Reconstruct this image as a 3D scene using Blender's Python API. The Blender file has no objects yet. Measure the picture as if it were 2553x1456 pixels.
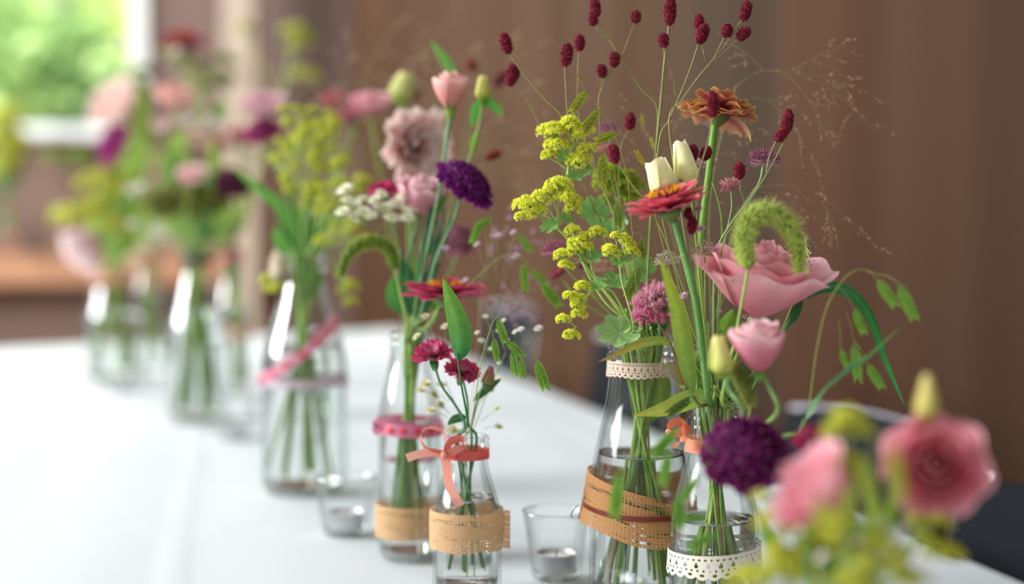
import bpy, math, random
import numpy as np
from mathutils import Vector, Matrix

# ---------------------------------------------------------------- camera, world, lights, exposure
SC = bpy.context.scene
F_PX = 2553 * 50.0 / 36.0
CZ = 1.07                                   # eye height; the table top stands at 0.75
TZ = 0.75
PITCH = math.atan((728 - 563) / F_PX)
cam_d = bpy.data.cameras.new('camera'); cam = bpy.data.objects.new('camera', cam_d)
SC.collection.objects.link(cam); SC.camera = cam
cam_d.lens = 50; cam_d.sensor_width = 36; cam_d.clip_start = 0.05; cam_d.clip_end = 100
cam.location = (0, 0, CZ); cam.rotation_euler = (math.pi / 2 - PITCH, 0, 0)
cam_d.dof.use_dof = True; cam_d.dof.focus_distance = 1.14; cam_d.dof.aperture_fstop = 1.75

W = bpy.data.worlds.new('daylight'); SC.world = W; W.use_nodes = True
wn = W.node_tree; wn.nodes.clear()
wo = wn.nodes.new('ShaderNodeOutputWorld'); wb = wn.nodes.new('ShaderNodeBackground')
wg = wn.nodes.new('ShaderNodeTexCoord'); ws = wn.nodes.new('ShaderNodeSeparateXYZ')
wr = wn.nodes.new('ShaderNodeValToRGB')
wn.links.new(wg.outputs['Generated'], ws.inputs[0]); wn.links.new(ws.outputs[2], wr.inputs[0])
wr.color_ramp.elements[0].position = 0.0; wr.color_ramp.elements[0].color = (0.62, 0.66, 0.62, 1)
wr.color_ramp.elements[1].position = 0.7; wr.color_ramp.elements[1].color = (0.95, 0.98, 1.0, 1)
wn.links.new(wr.outputs[0], wb.inputs[0]); wn.links.new(wb.outputs[0], wo.inputs[0])
wb.inputs[1].default_value = 0.68

def area(name, loc, target, sx, sy, power, col=(1, 1, 1)):
    d = bpy.data.lights.new(name, 'AREA'); d.shape = 'RECTANGLE'; d.size = sx; d.size_y = sy
    d.energy = power; d.color = col
    o = bpy.data.objects.new(name, d); SC.collection.objects.link(o); o.location = loc
    o.rotation_euler = (Vector(target) - Vector(loc)).to_track_quat('-Z', 'Y').to_euler()
    return o
area('added_left_key', (-5.4, 1.0, 2.9), (0.1, 1.3, 0.95), 3.2, 2.2, 520, (0.97, 0.99, 1.0))  # added key lamp; daylight from the left is assumed, no window stands there
area('added_far_window_lamp', (-3.2, 5.4, 2.2), (-0.4, 2.6, 0.9), 1.8, 1.2, 60, (0.97, 1.0, 0.98))  # added lamp inside the room, adding to the back window's light
area('added_garden_lamp', (-4.5, 7.2, 6.5), (-4.2, 12.0, 1.5), 5.0, 3.0, 1500, (1.0, 1.0, 0.93))  # added lamp over the garden to brighten the trees
VS = SC.view_settings
SC.display_settings.display_device = 'sRGB'
VS.view_transform = 'Standard'; VS.look = 'None'; VS.gamma = 1; VS.exposure = 0.2; VS.use_curve_mapping = False
cy = SC.cycles
cy.max_bounces = 10; cy.diffuse_bounces = 3; cy.glossy_bounces = 3; cy.transmission_bounces = 8
cy.transparent_max_bounces = 40; cy.use_denoising = True; cy.sample_clamp_indirect = 4
cy.use_adaptive_sampling = True; cy.adaptive_threshold = 0.02

rng = np.random.default_rng(7)
cp, sp = math.cos(PITCH), math.sin(PITCH)
def at(px, py, Y):
    """the point of the place that lies Y metres ahead and is seen at this spot of the photograph"""
    x = (px - 1276.5) / F_PX; u = (728 - py) / F_PX
    d = np.array([x, cp + u * sp, -sp + u * cp])
    return np.array([0, 0, CZ]) + d * (Y / d[1])
def M(px, Y): return px * Y / F_PX          # a length in pixels at depth Y, in metres

def C(r, g, b):
    v = np.array([r, g, b]) / 255.0
    return np.where(v <= 0.04045, v / 12.92, ((v + 0.055) / 1.055) ** 2.4)

# ---------------------------------------------------------------- materials
MATS = {}
def mat(name):
    m = bpy.data.materials.new(name); m.use_nodes = True; MATS[name] = m
    nt = m.node_tree; nt.nodes.clear()
    return m, nt, nt.nodes.new('ShaderNodeOutputMaterial')
def N(nt, t, **k):
    n = nt.nodes.new(t)
    for a, b in k.items(): setattr(n, a, b)
    return n
def math_(nt, op, a, b=None, c=None):
    n = N(nt, 'ShaderNodeMath', operation=op)
    for i, v in enumerate((a, b, c)):
        if v is None: continue
        if hasattr(v, 'links') or hasattr(v, 'node'): nt.links.new(v, n.inputs[i])
        else: n.inputs[i].default_value = v
    return n.outputs[0]
def vary(nt, col, scale, lo, hi, stretch=None):
    tc = N(nt, 'ShaderNodeTexCoord'); no = N(nt, 'ShaderNodeTexNoise'); no.inputs['Scale'].default_value = scale
    no.inputs['Detail'].default_value = 3
    if stretch:
        mp = N(nt, 'ShaderNodeMapping'); mp.inputs['Scale'].default_value = stretch
        nt.links.new(tc.outputs['Object'], mp.inputs[0]); nt.links.new(mp.outputs[0], no.inputs['Vector'])
    else: nt.links.new(tc.outputs['Object'], no.inputs['Vector'])
    mr = N(nt, 'ShaderNodeMapRange'); mr.inputs['From Min'].default_value = .3; mr.inputs['From Max'].default_value = .7
    mr.inputs['To Min'].default_value = lo; mr.inputs['To Max'].default_value = hi
    nt.links.new(no.outputs[0], mr.inputs[0])
    mx = N(nt, 'ShaderNodeVectorMath', operation='SCALE')
    nt.links.new(col, mx.inputs[0]); nt.links.new(mr.outputs[0], mx.inputs['Scale'])
    return mx.outputs[0], no.outputs[0]
def organic(name, trans, rough, spec, scale, lo=.88, hi=1.1, bump=0.0):
    m, nt, out = mat(name)
    at_ = N(nt, 'ShaderNodeAttribute', attribute_name='Col')
    col, no = vary(nt, at_.outputs['Color'], scale, lo, hi)
    p = N(nt, 'ShaderNodeBsdfPrincipled'); nt.links.new(col, p.inputs['Base Color'])
    p.inputs['Roughness'].default_value = rough; p.inputs['Specular IOR Level'].default_value = spec
    if bump:
        b = N(nt, 'ShaderNodeBump'); b.inputs['Strength'].default_value = bump; b.inputs['Distance'].default_value = .0006
        nt.links.new(no, b.inputs['Height']); nt.links.new(b.outputs[0], p.inputs['Normal'])
    if trans:
        t = N(nt, 'ShaderNodeBsdfTranslucent'); nt.links.new(col, t.inputs[0])
        mx = N(nt, 'ShaderNodeMixShader'); mx.inputs[0].default_value = trans
        nt.links.new(p.outputs[0], mx.inputs[1]); nt.links.new(t.outputs[0], mx.inputs[2])
        nt.links.new(mx.outputs[0], out.inputs[0])
    else: nt.links.new(p.outputs[0], out.inputs[0])
    return m
organic('petal', .30, .55, .25, 260, .93, 1.06, .15)
organic('leaf', .38, .42, .4, 160, .88, 1.12, .25)
organic('stem', .0, .45, .4, 200, .85, 1.12)
organic('seed_head', .10, .7, .2, 500, .8, 1.15)
organic('ribbon', .25, .32, .5, 80, .95, 1.04)
def plain(name, col, rough=.5, metal=0, spec=.5, scale=20, lo=.93, hi=1.05, stretch=None, bump=0, bd=.002):
    m, nt, out = mat(name)
    rgb = N(nt, 'ShaderNodeRGB'); rgb.outputs[0].default_value = (*col, 1)
    c, no = vary(nt, rgb.outputs[0], scale, lo, hi, stretch)
    p = N(nt, 'ShaderNodeBsdfPrincipled'); nt.links.new(c, p.inputs['Base Color'])
    p.inputs['Roughness'].default_value = rough; p.inputs['Metallic'].default_value = metal
    p.inputs['Specular IOR Level'].default_value = spec
    if bump:
        b = N(nt, 'ShaderNodeBump'); b.inputs['Strength'].default_value = bump; b.inputs['Distance'].default_value = bd
        nt.links.new(no, b.inputs['Height']); nt.links.new(b.outputs[0], p.inputs['Normal'])
    nt.links.new(p.outputs[0], out.inputs[0]); return m
plain('cloth', (.62, .65, .67), .85, 0, .15, 900, .985, 1.015, None, .25, .0006)
plain('window_white', (.82, .84, .84), .4)
plain('post_paint', C(205, 186, 166), .6, stretch=(6, 6, .6), lo=.9, hi=1.06)
plain('wood', C(192, 140, 104), .4, stretch=(1.5, 30, 30), scale=3, lo=.75, hi=1.15)
plain('floor_wood', C(110, 78, 58), .5, stretch=(8, 1, 1), scale=2, lo=.8, hi=1.1)
plain('table_wood', C(150, 115, 80), .5, stretch=(8, 1, 1), scale=2, lo=.8, hi=1.1)
plain('navy_fabric', C(17, 21, 28), .8, 0, .2, 400, .85, 1.1, None, .2)
plain('chrome', (.75, .75, .78), .18, 1)
plain('aluminium', (.62, .61, .63), .4, 1)
plain('rail_metal', (.30, .29, .33), .45, 1)
plain('wax', C(232, 226, 224), .5)
plain('wick', C(60, 52, 46), .9)
plain('lawn', C(110, 150, 60), .9, scale=30, lo=.8, hi=1.15)
plain('bark', C(95, 75, 58), .9, scale=20, lo=.7, hi=1.2)

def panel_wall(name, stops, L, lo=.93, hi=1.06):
    """brown hangings: bands of differing tone along the wall (object x)"""
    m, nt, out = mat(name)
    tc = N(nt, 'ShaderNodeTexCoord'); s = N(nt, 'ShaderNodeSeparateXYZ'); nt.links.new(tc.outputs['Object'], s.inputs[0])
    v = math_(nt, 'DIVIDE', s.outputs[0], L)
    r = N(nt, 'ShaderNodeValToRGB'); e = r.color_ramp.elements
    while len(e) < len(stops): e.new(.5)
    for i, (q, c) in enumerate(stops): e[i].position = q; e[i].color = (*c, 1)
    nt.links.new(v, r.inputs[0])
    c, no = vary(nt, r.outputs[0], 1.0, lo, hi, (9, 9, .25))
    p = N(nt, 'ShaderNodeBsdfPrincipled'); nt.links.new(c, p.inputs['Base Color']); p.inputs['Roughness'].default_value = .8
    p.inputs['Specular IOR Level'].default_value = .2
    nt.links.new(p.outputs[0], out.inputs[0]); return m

def glass(name, tint, edge):
    """clear glass wall: reflects by angle, passes the rest, a little darker where seen edge-on"""
    m, nt, out = mat(name)
    lw = N(nt, 'ShaderNodeLayerWeight'); lw.inputs['Blend'].default_value = .35
    fr = N(nt, 'ShaderNodeFresnel'); fr.inputs['IOR'].default_value = 1.42
    geo = N(nt, 'ShaderNodeNewGeometry')
    ramp = N(nt, 'ShaderNodeValToRGB'); e = ramp.color_ramp.elements
    e[0].position = .35; e[0].color = (*tint, 1); e[1].position = .98; e[1].color = (*edge, 1)
    nt.links.new(lw.outputs['Facing'], ramp.inputs[0])
    tr = N(nt, 'ShaderNodeBsdfTransparent'); nt.links.new(ramp.outputs[0], tr.inputs[0])
    gl = N(nt, 'ShaderNodeBsdfGlossy'); gl.inputs['Roughness'].default_value = .03
    no = N(nt, 'ShaderNodeTexNoise'); no.inputs['Scale'].default_value = 22; tc = N(nt, 'ShaderNodeTexCoord')
    nt.links.new(tc.outputs['Object'], no.inputs['Vector'])
    bp = N(nt, 'ShaderNodeBump'); bp.inputs['Strength'].default_value = .25; bp.inputs['Distance'].default_value = .002
    nt.links.new(no.outputs[0], bp.inputs['Height']); nt.links.new(bp.outputs[0], gl.inputs['Normal'])
    f = math_(nt, 'MINIMUM', math_(nt, 'MULTIPLY', lw.outputs['Fresnel'], .8), .75)
    lw.inputs['Blend'].default_value = .3
    mx = N(nt, 'ShaderNodeMixShader')
    nt.links.new(math_(nt, 'MULTIPLY', f, math_(nt, 'SUBTRACT', 1.0, math_(nt, 'MULTIPLY', geo.outputs['Backfacing'], .6))), mx.inputs[0])
    nt.links.new(tr.outputs[0], mx.inputs[1]); nt.links.new(gl.outputs[0], mx.inputs[2])
    nt.links.new(mx.outputs[0], out.inputs[0]); return m
glass('glass', (.99, .997, .993), (.66, .73, .69))
glass('pane_glass', (.99, 1, .99), (.8, .85, .82))
m, nt, out = mat('water')
g = N(nt, 'ShaderNodeBsdfGlass'); g.inputs['IOR'].default_value = 1.33; g.inputs['Roughness'].default_value = 0.0
g.inputs['Color'].default_value = (.98, .99, .985, 1); nt.links.new(g.outputs[0], out.inputs[0])

def weave(name, c0, c1, nu, nv, hole, gap_noise):
    """open weave: threads over and under along u and v, real gaps between them (uv in thread counts)"""
    m, nt, out = mat(name)
    uv = N(nt, 'ShaderNodeUVMap'); s = N(nt, 'ShaderNodeSeparateXYZ')
    no = N(nt, 'ShaderNodeTexNoise'); no.inputs['Scale'].default_value = 14; nt.links.new(uv.outputs[0], no.inputs['Vector'])
    wob = N(nt, 'ShaderNodeVectorMath', operation='SCALE'); wob.inputs['Scale'].default_value = .012
    nt.links.new(no.outputs['Color'], wob.inputs[0])
    ad = N(nt, 'ShaderNodeVectorMath', operation='ADD'); nt.links.new(uv.outputs[0], ad.inputs[0]); nt.links.new(wob.outputs[0], ad.inputs[1])
    nt.links.new(ad.outputs[0], s.inputs[0])
    def tri(o, n):
        f = math_(nt, 'FRACT', math_(nt, 'MULTIPLY', o, n))
        return math_(nt, 'ABSOLUTE', math_(nt, 'SUBTRACT', f, .5))      # 0 mid gap .. .5 thread
    a, b = tri(s.outputs[0], nu), tri(s.outputs[1], nv)
    n2 = N(nt, 'ShaderNodeTexNoise'); n2.inputs['Scale'].default_value = 7; nt.links.new(uv.outputs[0], n2.inputs['Vector'])
    n3 = N(nt, 'ShaderNodeTexNoise'); n3.inputs['Scale'].default_value = 60; nt.links.new(uv.outputs[0], n3.inputs['Vector'])
    th = math_(nt, 'ADD', math_(nt, 'MULTIPLY', math_(nt, 'SUBTRACT', n2.outputs[0], .5 - hole), gap_noise), math_(nt, 'MULTIPLY', math_(nt, 'SUBTRACT', n3.outputs[0], .5), .5))
    h = math_(nt, 'MULTIPLY', math_(nt, 'LESS_THAN', a, th), math_(nt, 'LESS_THAN', b, th))
    ramp = N(nt, 'ShaderNodeMixRGB'); ramp.inputs[1].default_value = (*c0, 1); ramp.inputs[2].default_value = (*c1, 1)
    nt.links.new(n3.outputs[0], ramp.inputs[0])
    p = N(nt, 'ShaderNodeBsdfPrincipled'); p.inputs['Roughness'].default_value = .9; p.inputs['Specular IOR Level'].default_value = .1
    nt.links.new(ramp.outputs[0], p.inputs['Base Color'])
    hh = math_(nt, 'MAXIMUM', a, b); bp = N(nt, 'ShaderNodeBump'); bp.inputs['Strength'].default_value = .7; bp.inputs['Distance'].default_value = .0008
    nt.links.new(hh, bp.inputs['Height']); nt.links.new(bp.outputs[0], p.inputs['Normal'])
    tl = N(nt, 'ShaderNodeBsdfTranslucent'); nt.links.new(ramp.outputs[0], tl.inputs[0])
    m1 = N(nt, 'ShaderNodeMixShader'); m1.inputs[0].default_value = .25
    nt.links.new(p.outputs[0], m1.inputs[1]); nt.links.new(tl.outputs[0], m1.inputs[2])
    tr = N(nt, 'ShaderNodeBsdfTransparent'); mx = N(nt, 'ShaderNodeMixShader')
    nt.links.new(h, mx.inputs[0]); nt.links.new(m1.outputs[0], mx.inputs[1]); nt.links.new(tr.outputs[0], mx.inputs[2])
    nt.links.new(mx.outputs[0], out.inputs[0]); return m
weave('burlap', C(160, 108, 64), C(210, 162, 114), 96, 15, .03, 2.2)
weave('burlap_fine', C(194, 146, 100), C(232, 196, 154), 76, 15, .08, 1.3)
def lace(name, col, nu):
    """crochet lace: rows of eyelets, uv.x round the band, uv.y 0 (lower edge) .. 1"""
    m, nt, out = mat(name)
    uv = N(nt, 'ShaderNodeUVMap'); s = N(nt, 'ShaderNodeSeparateXYZ'); nt.links.new(uv.outputs[0], s.inputs[0])
    def eyelet(n, ph, yc, rx, ry):
        f = math_(nt, 'SUBTRACT', math_(nt, 'FRACT', math_(nt, 'ADD', math_(nt, 'MULTIPLY', s.outputs[0], n), ph)), .5)
        y = math_(nt, 'SUBTRACT', s.outputs[1], yc)
        d = math_(nt, 'ADD', math_(nt, 'POWER', math_(nt, 'DIVIDE', math_(nt, 'ABSOLUTE', f), rx), 2.0),
                  math_(nt, 'POWER', math_(nt, 'DIVIDE', math_(nt, 'ABSOLUTE', y), ry), 2.0))
        return math_(nt, 'LESS_THAN', d, 1.0)
    es = [eyelet(nu * 2, 0, .82, .24, .045), eyelet(nu, .5, .56, .17, .085), eyelet(nu * 2, .25, .38, .2, .05), eyelet(nu, 0, .2, .20, .06), eyelet(nu, .5, .68, .10, .03)]
    h = es[0]
    for e in es[1:]: h = math_(nt, 'MAXIMUM', h, e)
    # scalloped lower edge
    sc = math_(nt, 'ABSOLUTE', math_(nt, 'SINE', math_(nt, 'MULTIPLY', s.outputs[0], nu * math.pi)))
    low = math_(nt, 'LESS_THAN', s.outputs[1], math_(nt, 'MULTIPLY', math_(nt, 'SUBTRACT', 1.0, sc), .12))
    h = math_(nt, 'MAXIMUM', h, low)
    no = N(nt, 'ShaderNodeTexNoise'); no.inputs['Scale'].default_value = 260; nt.links.new(uv.outputs[0], no.inputs['Vector'])
    rgb = N(nt, 'ShaderNodeMixRGB'); rgb.inputs[1].default_value = (*(col * .82), 1); rgb.inputs[2].default_value = (*np.minimum(col * 1.12, 1), 1)
    nt.links.new(no.outputs[0], rgb.inputs[0])
    p = N(nt, 'ShaderNodeBsdfPrincipled'); p.inputs['Roughness'].default_value = .9; nt.links.new(rgb.outputs[0], p.inputs['Base Color'])
    bp = N(nt, 'ShaderNodeBump'); bp.inputs['Strength'].default_value = .6; bp.inputs['Distance'].default_value = .0006
    nt.links.new(no.outputs[0], bp.inputs['Height']); nt.links.new(bp.outputs[0], p.inputs['Normal'])
    tr = N(nt, 'ShaderNodeBsdfTransparent'); mx = N(nt, 'ShaderNodeMixShader')
    nt.links.new(h, mx.inputs[0]); nt.links.new(p.outputs[0], mx.inputs[1]); nt.links.new(tr.outputs[0], mx.inputs[2])
    nt.links.new(mx.outputs[0], out.inputs[0]); return m
lace('lace_peach', C(236, 208, 188), 34)
lace('lace_cream', C(244, 232, 214), 24)

# ---------------------------------------------------------------- mesh builder
class MB:
    def __init__(s): s.v = []; s.c = []; s.q = []; s.t = []; s.uv = None; s.n = 0
    def add(s, v, f, col):
        v = np.asarray(v, float).reshape(-1, 3); f = np.asarray(f, int)
        col = np.asarray(col, float)
        if col.ndim == 1: col = np.tile(col, (len(v), 1))
        s.v.append(v); s.c.append(col); (s.q if f.shape[1] == 4 else s.t).append(f + s.n); s.n += len(v)
    def grid(s, P, col, closed=False):
        """P (a,b,3) array of points"""
        a, b = P.shape[:2]; idx = np.arange(a * b).reshape(a, b)
        if closed: idx = np.concatenate([idx, idx[:, :1]], 1)
        f = np.stack([idx[:-1, :-1], idx[:-1, 1:], idx[1:, 1:], idx[1:, :-1]], -1).reshape(-1, 4)
        col = np.asarray(col, float)
        s.add(P.reshape(-1, 3), f, col.reshape(-1, 3) if col.ndim > 1 else col)
    def inst(s, tv, tf, O, Ms, col):
        """copies of a template inside this one part: origins O (k,3), column axes Ms (k,3,3), colours (3) / (k,3) / (k,n,3)"""
        O = np.asarray(O); k, n = len(O), len(tv)
        if k == 0: return
        V = O[:, None] + np.einsum('kij,nj->kni', Ms, tv)
        tf = np.asarray(tf); Fc = (tf[None] + (np.arange(k) * n)[:, None, None]).reshape(-1, tf.shape[1])
        col = np.asarray(col, float)
        if col.ndim == 1: cc = np.tile(col, (k * n, 1))
        elif col.ndim == 2: cc = np.repeat(col, n, 0)
        else: cc = col.reshape(-1, 3)
        s.add(V.reshape(-1, 3), Fc, cc)
    def box(s, lo, hi, col=(.5, .5, .5)):
        x0, y0, z0 = lo; x1, y1, z1 = hi
        v = [(x0, y0, z0), (x1, y0, z0), (x1, y1, z0), (x0, y1, z0), (x0, y0, z1), (x1, y0, z1), (x1, y1, z1), (x0, y1, z1)]
        s.add(v, [(0, 3, 2, 1), (4, 5, 6, 7), (0, 1, 5, 4), (1, 2, 6, 5), (2, 3, 7, 6), (3, 0, 4, 7)], col)
    def build(s, name, material, parent=None, smooth=True, loc=None, uv=None):
        V = np.concatenate(s.v); Cc = np.concatenate(s.c)
        org = np.array(parent_origin(parent)) if parent is not None else (np.array(loc) if loc is not None else np.zeros(3))
        V = V - org
        q = np.concatenate(s.q) if s.q else np.zeros((0, 4), int); t = np.concatenate(s.t) if s.t else np.zeros((0, 3), int)
        me = bpy.data.meshes.new(name)
        me.vertices.add(len(V)); me.vertices.foreach_set('co', V.ravel())
        loops = np.concatenate([q.ravel(), t.ravel()]); me.loops.add(len(loops)); me.loops.foreach_set('vertex_index', loops)
        st = np.concatenate([np.arange(len(q)) * 4, len(q) * 4 + np.arange(len(t)) * 3])
        me.polygons.add(len(st)); me.polygons.foreach_set('loop_start', st)
        me.update(calc_edges=True)
        me.polygons.foreach_set('use_smooth', np.full(len(st), smooth)); 
        ca = me.color_attributes.new('Col', 'FLOAT_COLOR', 'POINT')
        ca.data.foreach_set('color', np.concatenate([Cc, np.ones((len(Cc), 1))], 1).ravel())
        if uv is not None:
            ul = me.uv_layers.new(name='UVMap'); ul.data.foreach_set('uv', uv[loops].ravel())
        me.validate()
        me.materials.append(MATS[material])
        o = bpy.data.objects.new(name, me); SC.collection.objects.link(o)
        if parent is not None: o.parent = parent; ORG[o.name] = ORG[parent.name]
        elif loc is not None: o.location = loc; ORG[o.name] = tuple(loc)
        else: ORG[o.name] = (0, 0, 0)
        return o
ORG = {}
def parent_origin(p): return ORG[p.name]
def thing(name, label, cat, loc, group=None):
    o = bpy.data.objects.new(name, None); SC.collection.objects.link(o); o.empty_display_size = .02
    o.location = loc; ORG[o.name] = tuple(loc); o['label'] = label; o['category'] = cat; o['kind'] = 'thing'
    if group: o['group'] = group
    return o
def struct(o): o['kind'] = 'structure'; return o

def unit(v): v = np.asarray(v, float); return v / (np.linalg.norm(v, axis=-1, keepdims=True) + 1e-12)
def frame(n, roll=0.0):
    n = unit(n); r = np.array([0, 0, 1.]) if abs(n[2]) < .9 else np.array([0, -1., 0])
    x = unit(np.cross(r, n)); y = np.cross(n, x)
    c, s = math.cos(roll), math.sin(roll)
    return np.stack([x * c + y * s, y * c - x * s, n], 1)      # columns x, y, n
def frames(D, roll=True):
    D = unit(D); k = len(D); r = np.where(np.abs(D[:, 2:3]) < .9, [[0, 0, 1.]], [[1., 0, 0]])
    x = unit(np.cross(r, D)); y = np.cross(D, x)
    a = rng.uniform(0, 6.28, k)[:, None] if roll else np.zeros((k, 1))
    x2 = x * np.cos(a) + y * np.sin(a); y2 = np.cross(D, x2)
    return np.stack([x2, y2, D], 2)
def fib(n, cmin=-1.0):
    i = np.arange(n) + .5; z = 1 - (1 - cmin) * i / n; a = i * 2.399963
    r = np.sqrt(np.maximum(0, 1 - z * z)); return np.stack([r * np.cos(a), r * np.sin(a), z], 1)
def ico():
    t = (1 + 5 ** .5) / 2
    v = unit(np.array([(-1, t, 0), (1, t, 0), (-1, -t, 0), (1, -t, 0), (0, -1, t), (0, 1, t), (0, -1, -t), (0, 1, -t), (t, 0, -1), (t, 0, 1), (-t, 0, -1), (-t, 0, 1)], float))
    f = [(0, 11, 5), (0, 5, 1), (0, 1, 7), (0, 7, 10), (0, 10, 11), (1, 5, 9), (5, 11, 4), (11, 10, 2), (10, 7, 6), (7, 1, 8), (3, 9, 4), (3, 4, 2), (3, 2, 6), (3, 6, 8), (3, 8, 9), (4, 9, 5), (2, 4, 11), (6, 2, 10), (8, 6, 7), (9, 8, 1)]
    return v, np.array(f)
IV, IF = ico()
# small petal template: 2 x 4 grid, root at origin, along +z, bulging +y
def small_petal(w=.5, bend=.35, tip=.35):
    u = np.array([0, .35, .75, 1.0]); wd = np.array([.25, .8, 1., tip]) * w / 2
    P = np.stack([np.stack([-wd, bend * u ** 2, u], 1), np.stack([0 * wd, bend * u ** 2 - .08, u * 1.04], 1), np.stack([wd, bend * u ** 2, u], 1)], 1)
    idx = np.arange(12).reshape(4, 3); f = np.stack([idx[:-1, :-1], idx[:-1, 1:], idx[1:, 1:], idx[1:, :-1]], -1).reshape(-1, 4)
    return P.reshape(-1, 3), f
PV, PF = small_petal()

def spline(pts, k=6):
    P = np.asarray(pts, float)
    if len(P) == 2: return P[0] + (P[1] - P[0]) * np.linspace(0, 1, k + 1)[:, None]
    P = np.concatenate([[2 * P[0] - P[1]], P, [2 * P[-1] - P[-2]]]); out = []
    for i in range(1, len(P) - 2):
        p0, p1, p2, p3 = P[i - 1:i + 3]
        t = np.linspace(0, 1, k, endpoint=False)[:, None]
        out.append(.5 * (2 * p1 + (p2 - p0) * t + (2 * p0 - 5 * p1 + 4 * p2 - p3) * t ** 2 + (3 * p1 - p0 - 3 * p2 + p3) * t ** 3))
    return np.concatenate(out + [P[-2:-1]])
def ptframes(P):
    T = unit(np.gradient(P, axis=0)); n = len(P); X = np.zeros((n, 3))
    r = np.array([0, 1., 0]) if abs(T[0][1]) < .9 else np.array([1., 0, 0]); x = unit(np.cross(r, T[0]))
    for i in range(n):
        x = unit(x - T[i] * np.dot(x, T[i])); X[i] = x
    return T, X, np.cross(T, X)
def tube(mb, P, r0, r1, c0, c1=None, sides=6, cap=True):
    P = np.asarray(P); n = len(P); T, X, Yv = ptframes(P); c1 = c0 if c1 is None else c1
    r = np.linspace(r0, r1, n) if np.isscalar(r0) else np.asarray(r0)
    a = np.arange(sides) / sides * 2 * np.pi
    V = P[:, None] + r[:, None, None] * (np.cos(a)[None, :, None] * X[:, None] + np.sin(a)[None, :, None] * Yv[:, None])
    t = np.linspace(0, 1, n)[:, None, None]; col = np.broadcast_to(np.asarray(c0) * (1 - t) + np.asarray(c1) * t, (n, sides, 3))
    mb.grid(V, col, True)
    if cap:
        for e in (0, -1):
            o = V[e]; ctr = P[e]; vs = np.concatenate([[ctr], o]); fs = [(0, i + 1, (i + 1) % sides + 1) for i in range(sides)]
            mb.add(vs, fs, np.asarray(c0 if e == 0 else c1))
def lathe(mb, O, prof, col, seg=40, R=None, wob=0):
    """prof list (r,z) ; R column frame"""
    pr = np.asarray(prof, float); a = np.arange(seg) / seg * 2 * np.pi; R = np.eye(3) if R is None else R
    L = np.stack([pr[:, 0:1] * np.cos(a), pr[:, 0:1] * np.sin(a), np.repeat(pr[:, 1:2], seg, 1)], -1)
    V = np.asarray(O) + L @ R.T
    mb.grid(V, col if np.ndim(col) == 1 else np.repeat(np.asarray(col)[:, None], seg, 1), True)
def blade(mb, P, width, c0, c1, fold=.25, nv=6, side=None, twist=0.0, prof='lance', mid=None):
    """a leaf along the path P; side: direction across the leaf"""
    P = np.asarray(P); n = len(P); T, X, Yv = ptframes(P)
    if side is not None:
        s = np.asarray(side, float); X = unit(s - T * (T @ s)[:, None]); Yv = np.cross(T, X)
    t = np.linspace(0, 1, n)
    w = {'lance': np.sin(np.pi * t ** .75) ** .8, 'grass': np.minimum(1, t * 6) * (1 - t ** 3) ** .8, 'wide': np.sin(np.pi * t ** .6) ** .65,
         'ovate': np.sin(np.pi * t ** .7) ** .9}[prof] * width / 2 + width * .012
    tw = twist * t
    Xr = X * np.cos(tw)[:, None] + Yv * np.sin(tw)[:, None]; Yr = np.cross(T, Xr)
    v = np.linspace(-1, 1, nv + 1)
    V = P[:, None] + v[None, :, None] * w[:, None, None] * Xr[:, None] + (np.abs(v) * fold)[None, :, None] * w[:, None, None] * Yr[:, None]
    tt = t[:, None, None]; col = np.asarray(c0) * (1 - tt) + np.asarray(c1) * tt; col = np.repeat(col, nv + 1, 1)
    m = (np.abs(v) < .01)[None, :, None]; col = np.where(m, col * 1.25 + .01, col)
    col = col * (1 - .12 * (np.arange(nv + 1) % 2)[None, :, None])
    mb.grid(V, col)
def petal(mb, O, R, L, Wd, el=0., curl=0., cup=0., ruf=0., c0=None, c1=None, nu=7, nv=5, shape='spat', ph=0., edge=None, lobes=0, jag=0):
    """R columns: across, outward, up"""
    u = np.linspace(0, 1, nu + 1); v = np.linspace(-1, 1, nv + 1)
    w = {'spat': .28 + .72 * np.sin(np.pi * np.minimum(u, .97) ** 1.5 / 1.25) ** .9, 'round': np.sqrt(np.maximum(.03, 1 - (1.55 * u - .58) ** 2)) * (.3 + .7 * np.minimum(1, u * 2)),
         'point': np.sin(np.pi * (.12 + .88 * u) ** .9) + .02, 'fan': .15 + .85 * u ** .8}[shape]
    w = np.maximum(w, .03) * Wd / 2
    ang = el + curl * u; du = L / nu
    r = np.concatenate([[0], np.cumsum(np.cos(ang[:-1]) * du)]); h = np.concatenate([[0], np.cumsum(np.sin(ang[:-1]) * du)])
    X = v[None] * w[:, None]
    rr = np.repeat(r[:, None], nv + 1, 1); hh = h[:, None] + cup * (v ** 2)[None] * w[:, None] + ruf * L * (u ** 2)[:, None] * np.sin(4.5 * v + ph)[None]
    if shape in ('spat', 'round', 'fan'):
        rr = rr - (L * .14 * (v ** 2))[None] * (u ** 2)[:, None] * np.cos(ang)[:, None]
        hh = hh - (L * .14 * (v ** 2))[None] * (u ** 2)[:, None] * np.sin(ang)[:, None]
    if jag: rr[-1] += L * jag * np.where(np.arange(nv + 1) % 2, 1, -1)
    P = np.asarray(O) + np.stack([X, rr, hh], -1) @ R.T
    t = u[:, None, None]; col = np.repeat(np.asarray(c0) * (1 - t) + np.asarray(c1) * t, nv + 1, 1)
    if edge is not None:
        k = np.clip(np.maximum(np.abs(v)[None] ** 3 * np.minimum(1, u * 2)[:, None], u[:, None] ** 6), 0, 1)[..., None]
        col = col * (1 - k) + np.asarray(edge) * k
    mb.grid(P, col)
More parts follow.
